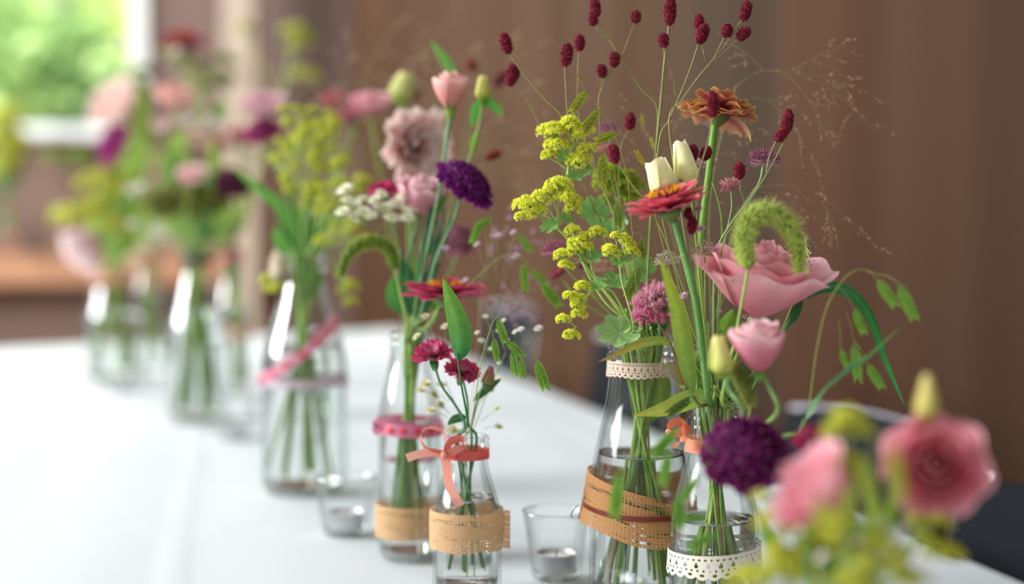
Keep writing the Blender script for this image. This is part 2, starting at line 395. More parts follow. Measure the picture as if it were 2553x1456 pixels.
def ring_frame(B, phi, el=0):
    """B: columns x,y,n of the flower; petal frame at azimuth phi"""
    out = B[:, 0] * math.cos(phi) + B[:, 1] * math.sin(phi); up = B[:, 2]
    return np.stack([np.cross(out, up), out, up], 1)
# ---------------------------------------------------------------- the room
def EX(Y): return .79 - .262 * Y            # the table's long edge
LONG = unit(np.array([-.262, 1, 0])); OUTW = np.array([LONG[1], -LONG[0], 0])
def wall_piece(name, p0, p1, z0, z1, th, material, folds=0.0, n=2, freq=0):
    """vertical slab whose front face runs from p0 to p1"""
    p0 = np.array([*p0, 0.]); p1 = np.array([*p1, 0.]); d = p1 - p0; L = np.linalg.norm(d); d /= L
    nrm = np.array([d[1], -d[0], 0]);
    mb = MB(); x = np.linspace(0, L, n); f = folds * (np.sin(x * freq) + .45 * np.sin(x * freq * 2.3 + 1) + .3 * np.sin(x * freq * .61 + 2))
    row = np.stack([x, f, 0 * x], 1); P = np.stack([row + [0, 0, z0], row + [0, 0, z1]]); mb.grid(P[::-1], (.4, .3, .25))
    Q = np.stack([row + [0, -th, z0], row + [0, -th, z1]]); mb.grid(Q, (.4, .3, .25))
    o = mb.build(name, material); ORG[o.name] = (0, 0, 0)
    o.matrix_world = Matrix(((d[0], nrm[0], 0, p0[0]), (d[1], nrm[1], 0, p0[1]), (0, 0, 1, 0), (0, 0, 0, 1)))
    return struct(o)
WR0, WR1 = (-.80, 6.5), (2.3, .1)
Lr = math.hypot(WR1[0] - WR0[0], WR1[1] - WR0[1])
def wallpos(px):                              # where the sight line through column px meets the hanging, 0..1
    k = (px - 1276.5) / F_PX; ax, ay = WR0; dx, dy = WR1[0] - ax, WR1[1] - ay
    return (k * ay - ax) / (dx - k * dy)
b_ = lambda r, g, b: C(r, g, b)
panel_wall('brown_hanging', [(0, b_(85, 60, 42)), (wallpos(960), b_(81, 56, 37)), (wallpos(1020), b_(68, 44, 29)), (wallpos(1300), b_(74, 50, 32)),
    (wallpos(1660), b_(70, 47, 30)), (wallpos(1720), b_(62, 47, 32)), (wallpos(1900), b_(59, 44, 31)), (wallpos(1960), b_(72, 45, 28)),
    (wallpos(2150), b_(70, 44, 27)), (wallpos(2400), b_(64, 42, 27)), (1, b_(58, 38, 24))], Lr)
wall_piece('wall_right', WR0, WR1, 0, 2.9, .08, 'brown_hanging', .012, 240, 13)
BY = 6.3
BL = 4.2
panel_wall('back_wall_paint', [(0, b_(126, 106, 100)), ((5 - 3.62) / BL, b_(126, 106, 100)), ((5 - 1.62) / BL, b_(134, 112, 100)), ((5 - 1.12) / BL, b_(140, 116, 102)), ((5 - 1.08) / BL, b_(104, 76, 62)), ((5 - 1.0) / BL, b_(112, 86, 72)), ((5 - .96) / BL, b_(158, 136, 124)), (1, b_(150, 128, 116))], BL)
WX0, WX1, WZ0, WZ1 = -3.7, -1.60, 1.475, 2.45
wall_piece('wall_back', (-5, BY), (-.70, BY), 0, WZ0, .1, 'back_wall_paint')
wall_piece('wall_back_beside_window', (WX1, BY), (-.70, BY), WZ0, 2.9, .1, 'back_wall_paint')
wall_piece('wall_back_above_window', (-5, BY), (WX1, BY), WZ1, 2.9, .1, 'back_wall_paint')
bpy.data.objects['wall_back_beside_window'].name = 'wall_back_1'; bpy.data.objects['wall_back_above_window'].name = 'wall_back_2'
mb = MB(); mb.box((-5.2, -1.5, -.05), (3.2, 6.5, 0)); struct(mb.build('floor', 'floor_wood', smooth=False))
mb = MB(); mb.box((-14, 6.52, -.2), (6, 22, -.12)); struct(mb.build('ground_lawn', 'lawn', smooth=False))
# window: frame, sill, pane
mb = MB(); fw = .07
mb.box((WX1 - fw, BY - .04, WZ0), (WX1, BY + .06, WZ1)); mb.box((WX0, BY - .04, WZ0), (WX0 + fw, BY + .06, WZ1))
mb.box((WX0 + fw, BY - .04, WZ0), (WX1 - fw, BY + .06, WZ0 + .035)); mb.box((WX0 + fw, BY - .04, WZ1 - .06), (WX1 - fw, BY + .06, WZ1))
wf = struct(mb.build('window_1', 'window_white', smooth=False))
mb = MB(); mb.box((WX0 - .03, BY - .12, WZ0 - .028), (WX1 + .03, BY - .001, WZ0 - .002)); mb.build('window_sill', 'window_white', wf, smooth=False)
mb = MB(); mb.box((WX0 + fw, BY + .01, WZ0 + .06), (WX1 - fw, BY + .015, WZ1 - .06)); mb.build('pane', 'pane_glass', wf, smooth=False)
# pale post in front of the back wall
mb = MB(); mb.box((-1.20, 5.92, 0), (-1.065, 6.05, 2.9)); o = struct(mb.build('trim_1', 'post_paint', smooth=False))
# wooden counter shelf below the window
t = thing('wall_shelf', 'brown wooden shelf board fixed along the wall below the window', 'shelf', (-2.6, 6.2, .93))
mb = MB(); mb.box((-3.9, 6.04, .88), (-1.24, BY - .013, .948)); mb.build('board', 'wood', t, smooth=False)
mb = MB(); mb.box((-3.9, 6.02, .82), (-1.24, 6.04, .948)); mb.build('front_edge', 'wood', t, smooth=False)
for x in (-3.4, -2.5, -1.6):
    mb = MB(); mb.box((x, 6.14, .70), (x + .04, BY - .013, .88)); mb.box((x, 6.06, .82), (x + .04, 6.14, .88)); mb.build('bracket', 'wood', t, smooth=False)
# garden trees seen through the window
def tree(x, y, h, r, c0, c1, label, n=2600):
    t = thing('garden_tree', label, 'tree', (x, y, -.12), 'trees outside the window')
    mb = MB(); tube(mb, spline([(x, y, -.12), (x + .05, y, h * .4), (x - .04, y + .03, h * .75)], 5), .12, .05, (.3, .25, .2)); mb.build('trunk', 'bark', t)
    D = fib(n); rad = r * (.55 + .45 * rng.random(n)) * (1 + .25 * np.sin(D[:, 0] * 5 + D[:, 2] * 4)); O = np.array([x, y, h * .62]) + D * rad[:, None] * [1, 1, .9 * h * .45 / r]
    Ms = frames(D + rng.normal(0, .8, (n, 3))) * rng.uniform(.10, .22, n)[:, None, None]
    k = rng.random(n)[:, None]; cc = np.array(c0) * k + np.array(c1) * (1 - k)
    mb = MB(); mb.inst(PV, PF, O, Ms, cc); mb.build('foliage', 'leaf', t)
G1, G2, G3 = C(222, 230, 150), C(190, 212, 136), C(150, 186, 130)
tree(-4.9, 11.0, 4.2, 1.5, G2, C(200, 225, 150), 'pale green garden tree filling the window beside its white frame')
tree(-3.0, 8.9, 2.5, .62, C(156, 192, 140), G2, 'low dark green bush-like tree just above the window sill')
tree(-2.2, 11.6, 4.6, 1.3, G1, C(220, 235, 150), 'yellow-green garden tree behind the white window frame post')
tree(-5.2, 15.5, 5.0, 2.2, C(180, 208, 170), C(208, 224, 184), 'bluish green garden tree farthest beyond the window', 1800)

# ---------------------------------------------------------------- table, cloth, chairs
corners = dict(nr=(EX(.42), .42), fr=(EX(4.36), 4.36), fl=(-1.62, 3.48), nl=(-1.30, .42))
tb = thing('banquet_table', 'long banquet table standing hidden under the white cloth', 'table', (-.3, 1.8, 0))
def quad_slab(mb, c, z0, z1):
    v = [(*p, z) for z in (z0, z1) for p in c]
    mb.add(v, [(3, 2, 1, 0), (4, 5, 6, 7), (0, 1, 5, 4), (1, 2, 6, 5), (2, 3, 7, 6), (3, 0, 4, 7)], (.5, .4, .3))
def inset(c, k):
    ctr = np.mean(c, 0); return [tuple(ctr + (np.array(p) - ctr) * k) for p in c]
cs = [corners[k] for k in ('nl', 'nr', 'fr', 'fl')]
mb = MB(); quad_slab(mb, inset(cs, .985), .715, .745); mb.build('tabletop', 'table_wood', tb, smooth=False)
for p in inset(cs, .86):
    mb = MB(); tube(mb, np.array([(p[0], p[1], 0), (p[0], p[1], .716)]), .025, .025, (.4, .3, .2), sides=10); mb.build('leg', 'table_wood', tb)
# cloth: top sheet with creases, rounded over the edge and hanging
nu, nv = 150, 190
u = np.linspace(0, 1, nu); v = np.linspace(0, 1, nv)
c00, c10, c11, c01 = [np.array(c) for c in cs]
hang = .22
def cloth_pt(uu, vv):
    U, V = np.meshgrid(uu, vv, indexing='ij')
    P = (c00 * (1 - U[..., None]) + c10 * U[..., None]) * (1 - V[..., None]) + (c01 * (1 - U[..., None]) + c11 * U[..., None]) * V[..., None]
    return P
ue = np.concatenate([[0] * 7, u, [1] * 7]); ve = np.concatenate([[0] * 7, v, [1] * 7])
P2 = cloth_pt(ue, ve); X, Yc = P2[..., 0], P2[..., 1]
Z = np.full(X.shape, TZ)
Z += .0012 * np.sin(X * 9 + 2 * np.sin(Yc * 3)) * np.sin(Yc * 5 + 1) + .0008 * np.sin(X * 31 + Yc * 6)
for cx, a, w, h in ((.25, -.20, .006, .0022), (-.02, -.26, .005, .0018), (-.35, -.20, .006, .002), (-.7, -.3, .007, .002)):
    d = (X - (cx + a * (Yc - 1.5))); Z += h * np.exp(-(d / w) ** 2)
for cyy, w in ((1.02, .006), (1.95, .008), (2.9, .01), (1.45, .006)):
    Z += .0018 * np.exp(-((Yc + .12 * X - cyy) / w) ** 2)
ou = np.concatenate([-(7 - np.arange(7)) / 7., np.zeros(nu), (np.arange(7) + 1) / 7.])[:, None]
ov = np.concatenate([-(7 - np.arange(7)) / 7., np.zeros(nv), (np.arange(7) + 1) / 7.])[None]
dr = np.maximum(np.abs(ou), np.abs(ov)); prof = 1 - (1 - np.minimum(dr * 3, 1)) ** 2
s_ = X * 6 + Yc * 7; fl = .012 + .016 * (np.sin(s_ * 2.2) * .5 + .5) * dr + .006 * np.sin(s_ * .9)
out_u = np.sign(ou) * (np.abs(ou) > 0) * np.ones_like(X); out_v = np.sign(ov) * (np.abs(ov) > 0) * np.ones_like(X)
X = X + OUTW[0] * out_u * fl * prof + LONG[0] * out_v * fl * prof; Yc = Yc + OUTW[1] * out_u * fl * prof + LONG[1] * out_v * fl * prof
Z = Z - np.where(dr > 0, hang * np.maximum(0, dr - .06) + .006, 0)
mb = MB(); mb.grid(np.stack([X, Yc, Z], -1), (.9, .9, .9))
o = mb.build('tablecloth', 'cloth'); o['label'] = 'white linen tablecloth with faint creases spread over the banquet table'; o['category'] = 'tablecloth'

def chair(Yf, c, label, width=.43, ztop=.86, arm=False):
    """chair pushed in at the long side, its back parallel with the table edge; Yf: depth of the back's far corner"""
    O = np.array([EX(Yf) + c, Yf, 0.]) - LONG * width / 2
    def W_(l, o, z): return O + LONG * l + OUTW * o + np.array([0, 0, z])      # l along the edge, o away from the table
    t = thing('dining_chair', label, 'chair', tuple(O), 'dark chairs along the long side of the table')
    # back: padded panel, slightly curved and leaning away
    mb = MB(); a = np.linspace(-1, 1, 13); zz = np.linspace(0, 1, 9)
    F = np.array([[W_(x * width / 2, .03 - .035 * x * x + .05 * z, .50 + (ztop - .50) * z + .012 * (1 - x * x) * z) for x in a] for z in zz])
    B = F + OUTW * .028
    mb.grid(F, (.1, .1, .1)); mb.grid(B[::-1], (.1, .1, .1))
    for e in (0, -1):
        mb.grid(np.stack([F[e], B[e]]), (.1, .1, .1)); mb.grid(np.stack([F[:, e], B[:, e]]), (.1, .1, .1))
    mb.build('backrest', 'navy_fabric', t)
    mb = MB(); top = np.array([W_(x * width / 2, .095 - .035 * x * x, ztop + .012 * (1 - x * x)) for x in np.linspace(-1, -.0, 7)] ) 
    top = np.array([W_(x * width / 2, .094 - .035 * x * x, ztop + .006 + .012 * (1 - x * x)) for x in np.linspace(1.0, .86, 4)])
    tube(mb, top, .006, .006, (.7, .7, .7), sides=10); mb.build('corner_cap', 'aluminium' if Yf < 1.8 else 'rail_metal', t)
    mb = MB(); seat = MB()
    g = np.array([[W_(x * width / 2 * (1 if y > .1 else .96), .0 - .42 * y, .455 + .012 * math.cos(x * 1.5) * math.sin(3.1 * y)) for x in a] for y in zz])
    seat.grid(g, (.1, .1, .1)); seat.grid((g - [0, 0, .04])[::-1], (.1, .1, .1))
    for e in (0, -1):
        seat.grid(np.stack([g[e], g[e] - [0, 0, .04]]), (.1, .1, .1)); seat.grid(np.stack([g[:, e], g[:, e] - [0, 0, .04]]), (.1, .1, .1))
    seat.build('seat', 'navy_fabric', t)
    for x in (-1, 1):
        mb = MB(); tube(mb, spline([W_(x * width / 2 * .97, .05, .0), W_(x * width / 2 * .97, .02, .45), W_(x * width / 2 * .97, .065, ztop - .02)], 6), .011, .011, (.7,) * 3, sides=8); mb.build('leg', 'chrome', t)
        mb = MB(); tube(mb, np.array([W_(x * width / 2 * .9, -.40, .0), W_(x * width / 2 * .9, -.38, .42)]), .011, .011, (.7,) * 3, sides=8); mb.build('leg', 'chrome', t)
    return t
chair(1.56, .075, 'dark navy chair with a pale metal corner, nearest the camera beyond the pink roses', ztop=.785)
chair(2.03, .09, 'dark chair behind the purple scabious, its pale top showing beside the flowers', ztop=.80)
chair(3.0, .13, 'dark navy chair with a light top rail seen just behind the big burlap bottle', ztop=.825)
chair(3.95, .13, 'dark chair farthest down the table, behind the small white gypsophila', ztop=.83)
for o_ in [o for o in SC.objects if o.name.startswith('dining_chair')]:
    if abs(ORG[o_.name][1] - 2.03) < 2.4 and ORG[o_.name][1] > 1.6:
        w = .43; Oc = np.array(ORG[o_.name]); zt = {1: .80, 2: .825, 3: .83}[1 if Oc[1] < 2.2 else 2 if Oc[1] < 3.2 else 3]
        P_ = np.array([Oc + LONG * x * w / 2 + OUTW * (.094 - .035 * x * x) + [0, 0, zt + .008 + .012 * (1 - x * x)] for x in np.linspace(1, -1, 13)])
        mb = MB(); tube(mb, P_, .0045 if Oc[1] < 2.2 else .013, .0045 if Oc[1] < 2.2 else .013, (.7,) * 3, sides=8); mb.build('top_rail', 'rail_metal', o_)

# ---------------------------------------------------------------- vessels
class Vase:
    def __init__(s, px, Y, t, R, q, sh, nk, water, label, name='glass_bottle', z0=TZ + .0016, cat='bottle', group=None, lips=(1.0, .955), seg=56, wall=.0028):
        s.X = (px - 1276.5) / F_PX * Y * (cp + sp * .0) ; s.Y = Y; s.z0 = z0; s.t = t; s.R = R; s.q = q; s.sh = sh; s.nk = nk; s.water = water; s.wall = wall
        # true X of the column through px at the vessel's middle height
        mid = at(px, 728, Y); s.X = mid[0]
        s.o = np.array([s.X, s.Y, z0])
        s.root = thing(name, label, cat, tuple(s.o), group)
        z = np.concatenate([np.linspace(0, .05, 7), np.linspace(.08, sh, 5), np.linspace(sh + .03, nk, 12), np.linspace(nk + .02, 1, 26)])
        r = np.array([s.rad(k) for k in z])
        bump = np.zeros_like(z)
        for l in lips: bump += R * .045 * np.exp(-((z - l + .012) * t / .0028) ** 2)
        out = [(0, .003), (r[0] * .8, .0)] + [(a + b, k * t) for a, b, k in zip(r, bump, z)]
        inn = [(max(a - wall, .001), max(k * t, .006)) for a, k in zip(r, z)][::-1]
        prof = out + [(r[-1] - wall * .4, t + .0012)] + inn + [(0, .008)]
        mb = MB(); lathe(mb, s.o, prof, (.8, .9, .85), seg); mb.build('glass_body', 'glass', s.root)
        if water:
            zz = np.concatenate([[.036], np.linspace(.06, water, 16)]); pr = [(0, .0085)] + [(max(s.rad(k) - wall - .0005, .001), max(k * t, .0085)) for k in zz]
            rt = pr[-1][0]; 
            mb = MB(); lathe(mb, s.o, pr[1:], (.9, .9, .9), seg); lathe(mb, s.o, pr[:2], (.9, .9, .9), seg); lathe(mb, s.o, [(rt, water * t), (rt * .985, water * t - .0012), (rt * .93, water * t - .0022), (0, water * t - .0024)], (.9, .9, .9), seg); mb.build('water', 'water', s.root)
    def rad(s, k):
        R, q = s.R, s.q
        if k < .05: return R * (.86 + .14 * math.sin(k / .05 * math.pi / 2))
        if k <= s.sh: return R
        if k >= s.nk: return R * q
        x = (k - s.sh) / (s.nk - s.sh); y = x * x * (3 - 2 * x); return R * (1 - (1 - q) * (.6 * y + .4 * x))
    def band(s, name, material, k0, k1, off=.0012, tilt=0, a0=0, col=(.8, .6, .5), uvr=True, seg=96, rows=8, flare=0, wav=0, th=None):
        """a strip tied round the vessel between relative heights k0 and k1"""
        a = np.linspace(0, 2 * np.pi, seg + 1); P = []
        for j in range(rows + 1):
            y = j / rows
            zc = (k0 + (k1 - k0) * y) + tilt * np.cos(a - a0) / s.t + wav * np.sin(a * 5 + 1) / s.t * (1 - y)
            r = np.array([s.rad(min(max(z, 0), 1)) for z in zc]) + off + flare * (1 - y) ** 2
            P.append(np.stack([s.X + r * np.cos(a), s.Y + r * np.sin(a), s.z0 + zc * s.t], 1))
        P = np.array(P); mb = MB(); mb.grid(P, col)
        uv = np.stack(np.broadcast_arrays((a / (2 * np.pi))[None], (np.arange(rows + 1) / rows)[:, None]), -1).reshape(-1, 2)
        return mb.build(name, material, s.root, uv=uv)
def strip(mb, P, width, side, col, col1=None, k=6, fold=0.0):
    P = spline(P, k); T = unit(np.gradient(P, axis=0)); s_ = np.asarray(side, float); s_ = s_ if s_.ndim == 2 else np.tile(s_, (len(P), 1))
    X = unit(s_ - T * np.sum(T * s_, 1)[:, None]); w = width / 2
    Nn = np.cross(T, X)
    V = np.stack([P - X * w, P - X * w * .4 + Nn * fold * w, P + X * w * .4 + Nn * fold * w, P + X * w], 1)
    t = np.linspace(0, 1, len(P))[:, None, None]; c1 = col if col1 is None else col1
    mb.grid(V, np.repeat(np.asarray(col) * (1 - t) + np.asarray(c1) * t, 4, 1))

V = {}
V['F'] = Vase(1600, 1.20, .221, .0437, .63, .44, .86, .575, 'large clear bottle with a pink lace collar and wide burlap wrap', group='glass bottles and jars of flowers', lips=(1.0, .965, .935))
V['G'] = Vase(1785, 1.12, .1757, .0352, .61, .45, .86, .50, 'clear bottle with an orange neck bow and a cream lace band low on it', group='glass bottles and jars of flowers', lips=(1.0, .96, .92))
V['E'] = Vase(1163, 1.22, .137, .0300, .61, .50, .84, .62, 'small clear bottle with a salmon bow and burlap band, carnations in it', group='glass bottles and jars of flowers')
V['D'] = Vase(1020, 1.36, .2157, .0305, .60, .62, .93, .6, 'tall slim clear bottle with a pink dotted ribbon and pale burlap', group='glass bottles and jars of flowers')
V['C'] = Vase(757, 1.70, .284, .0515, .49, .55, .90, .62, 'large clear bottle with a slanting pink heart ribbon and lilac band', group='glass bottles and jars of flowers', seg=44)
V['B'] = Vase(490, 2.33, .279, .0480, .50, .50, .90, .66, 'clear bottle with a grey-brown ribbon at its neck, midway along the table', group='glass bottles and jars of flowers', seg=40)
V['B2'] = Vase(578, 2.72, .272, .0330, .62, .55, .85, .6, 'slim clear bottle with a deep pink neck ribbon, behind the grey-ribboned one', group='glass bottles and jars of flowers', seg=36)
V['A'] = Vase(287, 2.95, .225, .0620, .74, .55, .88, .62, 'wide clear jar with a peach neck ribbon near the far end of the table', group='glass bottles and jars of flowers', seg=36)
V['A2'] = Vase(370, 3.30, .27, .0400, .70, .55, .85, .6, 'clear bottle with a pale pink neck ribbon, last in the row by the far edge', group='glass bottles and jars of flowers', seg=32)
V['H'] = Vase(2085, .78, .125, .0320, .78, .62, .88, .6, 'low clear jar under the big pink lisianthus blooms closest to the camera', group='glass bottles and jars of flowers', seg=40)
V['W'] = Vase(14, 6.17, .21, .045, .6, .5, .85, .6, 'clear bottle of flowers standing on the wooden shelf below the window', group='glass bottles and jars of flowers', z0=.9495, seg=28)

def tumbler(px, Y, R, t, label):
    X = at(px, 728, Y)[0]; o = np.array([X, Y, TZ + .0016])
    r = thing('candle_glass', label, 'glass', tuple(o), 'clear candle glasses')
    rb = R * .72; w = .0020
    z = np.linspace(0, 1, 10); out = [(0, .002), (rb * .88, 0), (rb, .003)] + [(rb + (R - rb) * k, .003 + (t - .003) * k) for k in z[1:]]
    inn = [(R - w, t)] + [(rb + (R - rb) * k - w, .007 + (t - .007) * k) for k in z[::-1][1:]] + [(0, .007)]
    pr = out + [(R - w * .5, t + .0008)] + inn
    mb = MB(); lathe(mb, o, pr, (.8, .9, .85), 48); mb.build('glass_body', 'glass', r)
    mb = MB(); lathe(mb, o, [(R - .0022, t - .0004), (R - .0010, t + .0012), (R + .0006, t + .0005), (R + .0003, t - .0006)], (.9, .9, .9), 48); mb.build('rim', 'glass', r)
    return o, rb
def tealight(o, label, r=.0182):
    b = o + [0, 0, .0072]; h = .0155
    t = thing('tealight', label, 'candle', tuple(b), 'tealights in glasses')
    mb = MB(); lathe(mb, b, [(0, 0), (r * .98, 0), (r, .001), (r, h), (r * 1.03, h + .0005), (r * .98, h), (r * .97, .002), (0, .0018)], (.7,) * 3, 36); mb.build('metal_cup', 'aluminium', t)
    mb = MB(); lathe(mb, b, [(r * .96, .002), (r * .96, h - .003), (r * .6, h - .0036), (0, h - .0034), ], (.9,) * 3, 30); mb.build('wax', 'wax', t)
    mb = MB(); tube(mb, np.array([b + [0, 0, h - .004], b + [.0004, 0, h + .003]]), .0007, .0006, (.2,) * 3); mb.build('wick', 'wick', t)
o, rb = tumbler(1388, 1.275, .0310, .061, 'clear candle glass standing beside the big burlap bottle, tealight inside'); tealight(o, 'tealight in the glass beside the big burlap bottle')
o, rb = tumbler(1484, .95, .0346, .078, 'empty-looking clear glass at the bottom of the picture in front of the burlap bottle')
o, rb = tumbler(860, 1.46, .0335, .060, 'clear candle glass between the heart-ribbon bottle and the slim dotted-ribbon one'); tealight(o, 'tealight in the glass beside the slim dotted-ribbon bottle')
o, rb = tumbler(580, 2.12, .0340, .062, 'clear candle glass in front of the grey-ribboned bottle'); tealight(o, 'tealight in the glass in front of the grey-ribboned bottle')
o, rb = tumbler(305, 2.74, .0480, .080, 'clear candle glass in front of the wide peach-ribboned jar'); tealight(o, 'tealight in the glass in front of the wide peach-ribboned jar')

# bands and bows
v = V['F']
v.band('lace_collar', 'lace_peach', .868, .928, .0016, flare=.0008, wav=.0006)
bu = v.band('burlap_wrap', 'burlap', .27, .455, .0035, tilt=.012, a0=math.radians(165), flare=.006, wav=.0012, seg=128)
def around(v, k, a, off, zoff=0): r = v.rad(k) + off; return np.array([v.X + r * math.cos(a), v.Y + r * math.sin(a), v.z0 + k * v.t + zoff])
mb = MB(); cB, cB2 = C(120, 52, 34), C(86, 38, 26)
aa = np.linspace(math.radians(188), math.radians(188 + 360), 60)
strip(mb, [around(v, .358 + .02 * math.cos(a - math.radians(188)) ** 3, a, .0065) for a in aa], .0042, (0, 0, 1), cB, k=2)
mb.build('brown_ribbon', 'ribbon', v.root)['label'] = 'narrow brown satin ribbon round the burlap'
mb = MB(); Yk = v.Y - .004
lp = [at(1458, 1258, Yk), at(1440, 1262, Yk), at(1425, 1280, Yk), at(1428, 1292, Yk), at(1442, 1290, Yk), at(1456, 1276, Yk)]
strip(mb, lp, .0036, (.25, -1, .2), cB2, k=6); strip(mb, [at(1458, 1296, Yk), at(1448, 1306, Yk), at(1436, 1311, Yk)], .003, (.3, -.8, .3), cB2 * .8)
mb.build('ribbon_loop', 'ribbon', v.root)
v = V['G']
v.band('lace_band', 'lace_cream', .27, .375, .0018, tilt=-.003, a0=math.radians(200), flare=.001, wav=.0008)
OR, OR2 = C(240, 146, 112), C(226, 104, 70)
v.band('neck_ribbon', 'ribbon', .80, .86, .0014, col=OR)
mb = MB(); Yb = v.Y - .018; K = at(1708, 1078, Yb)
sd = (.1, -.35, 1)
strip(mb, [K, at(1700, 1056, Yb), at(1684, 1052, Yb), at(1668, 1066, Yb), at(1672, 1082, Yb), at(1690, 1080, Yb), K], .0075, sd, OR2, OR)
strip(mb, [K, at(1704, 1090, Yb), at(1694, 1102, Yb), at(1678, 1114, Yb)], .0075, (.7, -.2, .7), OR)
strip(mb, [K + [-.003, -.001, 0], K + [0, -.003, .002], K + [.004, 0, 0]], .0085, (0, 0, 1), OR2)
mb.build('bow', 'ribbon', v.root)['label'] = 'orange satin bow'
v = V['E']
v.band('burlap_band', 'burlap_fine', .305, .545, .0026, wav=.0008, flare=-.0004)
mb = MB(); pts = [around(v, .50, math.radians(-12 + k), .002 + k * .0003) for k in (0, 6, 12)]
E0 = [v.X + .0315, v.Y - .006, v.z0]
P = np.array([[[v.X + .0325 + .0026 * i, v.Y - .012 - .001 * i, v.z0 + v.t * (.31 + .24 * j / 6)] for i in range(3)] for j in range(7)]); mb.grid(P, C(176, 124, 84))
uvp = np.stack(np.broadcast_arrays((np.arange(3) * .02)[None], (np.arange(7) / 6)[:, None]), -1).reshape(-1, 2)
mb.build('burlap_end', 'burlap_fine', v.root, uv=uvp)
SA, SR = C(238, 150, 132), C(198, 66, 62)
v.band('neck_ribbon', 'ribbon', .865, .925, .0014, col=C(214, 92, 84), rows=3)
mb = MB(); Yb = v.Y - .024; K = at(1108, 1134, Yb)
strip(mb, [K, at(1080, 1128, Yb), at(1045, 1132, Yb), at(1014, 1142, Yb)], .0075, (0, -.2, 1), SA, C(246, 178, 158))
strip(mb, [K, at(1070, 1122, Yb), at(1050, 1100, Yb), at(1052, 1076, Yb), at(1072, 1066, Yb), at(1100, 1074, Yb + .01), at(1118, 1100, Yb + .01)], .0058, (.2, -.8, .5), SR, SA)
strip(mb, [K, at(1130, 1126, Yb), at(1152, 1112, Yb), at(1150, 1096, Yb), at(1128, 1098, Yb), at(1114, 1116, Yb), K], .0085, (.1, -.5, 1), SA, C(206, 86, 78))
strip(mb, [K, at(1114, 1165, Yb), at(1122, 1215, Yb), at(1148, 1262, Yb)], .0085, (1, -.3, .1), SA, C(244, 170, 150))
strip(mb, [K, at(1160, 1132, Yb + .012), at(1216, 1132, Yb + .03)], .0075, (0, -.2, 1), C(208, 84, 80))
mb.inst(IV, IF, [K + [0, -.003, 0]], np.array([np.diag([.0035, .003, .0045])]), SA)
mb.build('bow', 'ribbon', v.root)['label'] = 'salmon satin bow with long tails'
v = V['D']
v.band('burlap_band', 'burlap_fine', .10, .245, .0028, wav=.0006)
PK = C(222, 132, 160); RD = C(222, 74, 84)
def dotted(v, k, hw, tilt, a0, n, label, pk=PK, rd=RD, flare=0, dr=.62):
    b = v.band('dotted_ribbon', 'ribbon', k - hw, k + hw, .0016, tilt=tilt, a0=a0, col=pk, rows=3); b['label'] = label
    mb = MB()
    for i in range(n):
        a = i / n * 2 * np.pi; kk = k + tilt * math.cos(a - a0) / v.t; r = v.rad(min(kk, 1)) + .0024
        o = np.array([v.X + r * math.cos(a), v.Y + r * math.sin(a), v.z0 + kk * v.t]); B = np.stack([[-math.sin(a), math.cos(a), 0], [0, 0, 1], [math.cos(a), math.sin(a), 0]], 1)
        s_ = hw * v.t * dr; h = np.array([(0, -1.2, .1), (.9, -.1, .1), (1, .5, .1), (.55, .9, .1), (0, .55, .12), (-.55, .9, .1), (-1, .5, .1), (-.9, -.1, .1), (0, .1, .5)]) * s_
        mb.add(o + h @ B.T, [(8, j, (j + 1) % 8) for j in range(8)], rd)
    mb.build('heart_dots', 'ribbon', v.root)['label'] = 'small red hearts'
dotted(v, .585, .028, .002, 2.6, 15, 'pink ribbon with red hearts')
mb = MB(); Yb = v.Y - .024; strip(mb, [at(1062, 1076, Yb), at(1040, 1066, Yb), at(985, 1056, Yb), at(937, 1058, Yb), at(945, 1082, Yb)], .008, (0, 0, 1), PK); mb.build('ribbon_end', 'ribbon', v.root)
mb = MB(); strip(mb, [around(v, .42, math.radians(a), .002) for a in (60, 80, 100, 120)], .007, (0, 0, 1), C(226, 150, 170)); mb.build('ribbon_end', 'ribbon', v.root)
v = V['C']
dotted(v, .60, .026, .036, math.radians(8), 17, 'slanting pink ribbon with red hearts', C(226, 150, 172), C(222, 62, 84))
v.band('lilac_ribbon', 'ribbon', .452, .487, .0016, col=C(206, 184, 196), rows=2)
v.band('rear_ribbon', 'ribbon', .715, .755, .0013, col=C(228, 140, 132), rows=2) if False else None
V['B'].band('neck_ribbon', 'ribbon', .915, .965, .0016, col=C(96, 84, 76), rows=2)
V['B2'].band('neck_ribbon', 'ribbon', .93, 1.0, .0018, col=C(206, 96, 126), rows=2)
V['B2'].band('peach_band', 'ribbon', .37, .47, .0016, col=C(226, 190, 164), rows=2)
V['A'].band('neck_ribbon', 'ribbon', .90, .97, .0018, col=C(222, 156, 130), rows=2)
V['A2'].band('neck_ribbon', 'ribbon', .90, .97, .0018, col=C(222, 140, 136), rows=2)
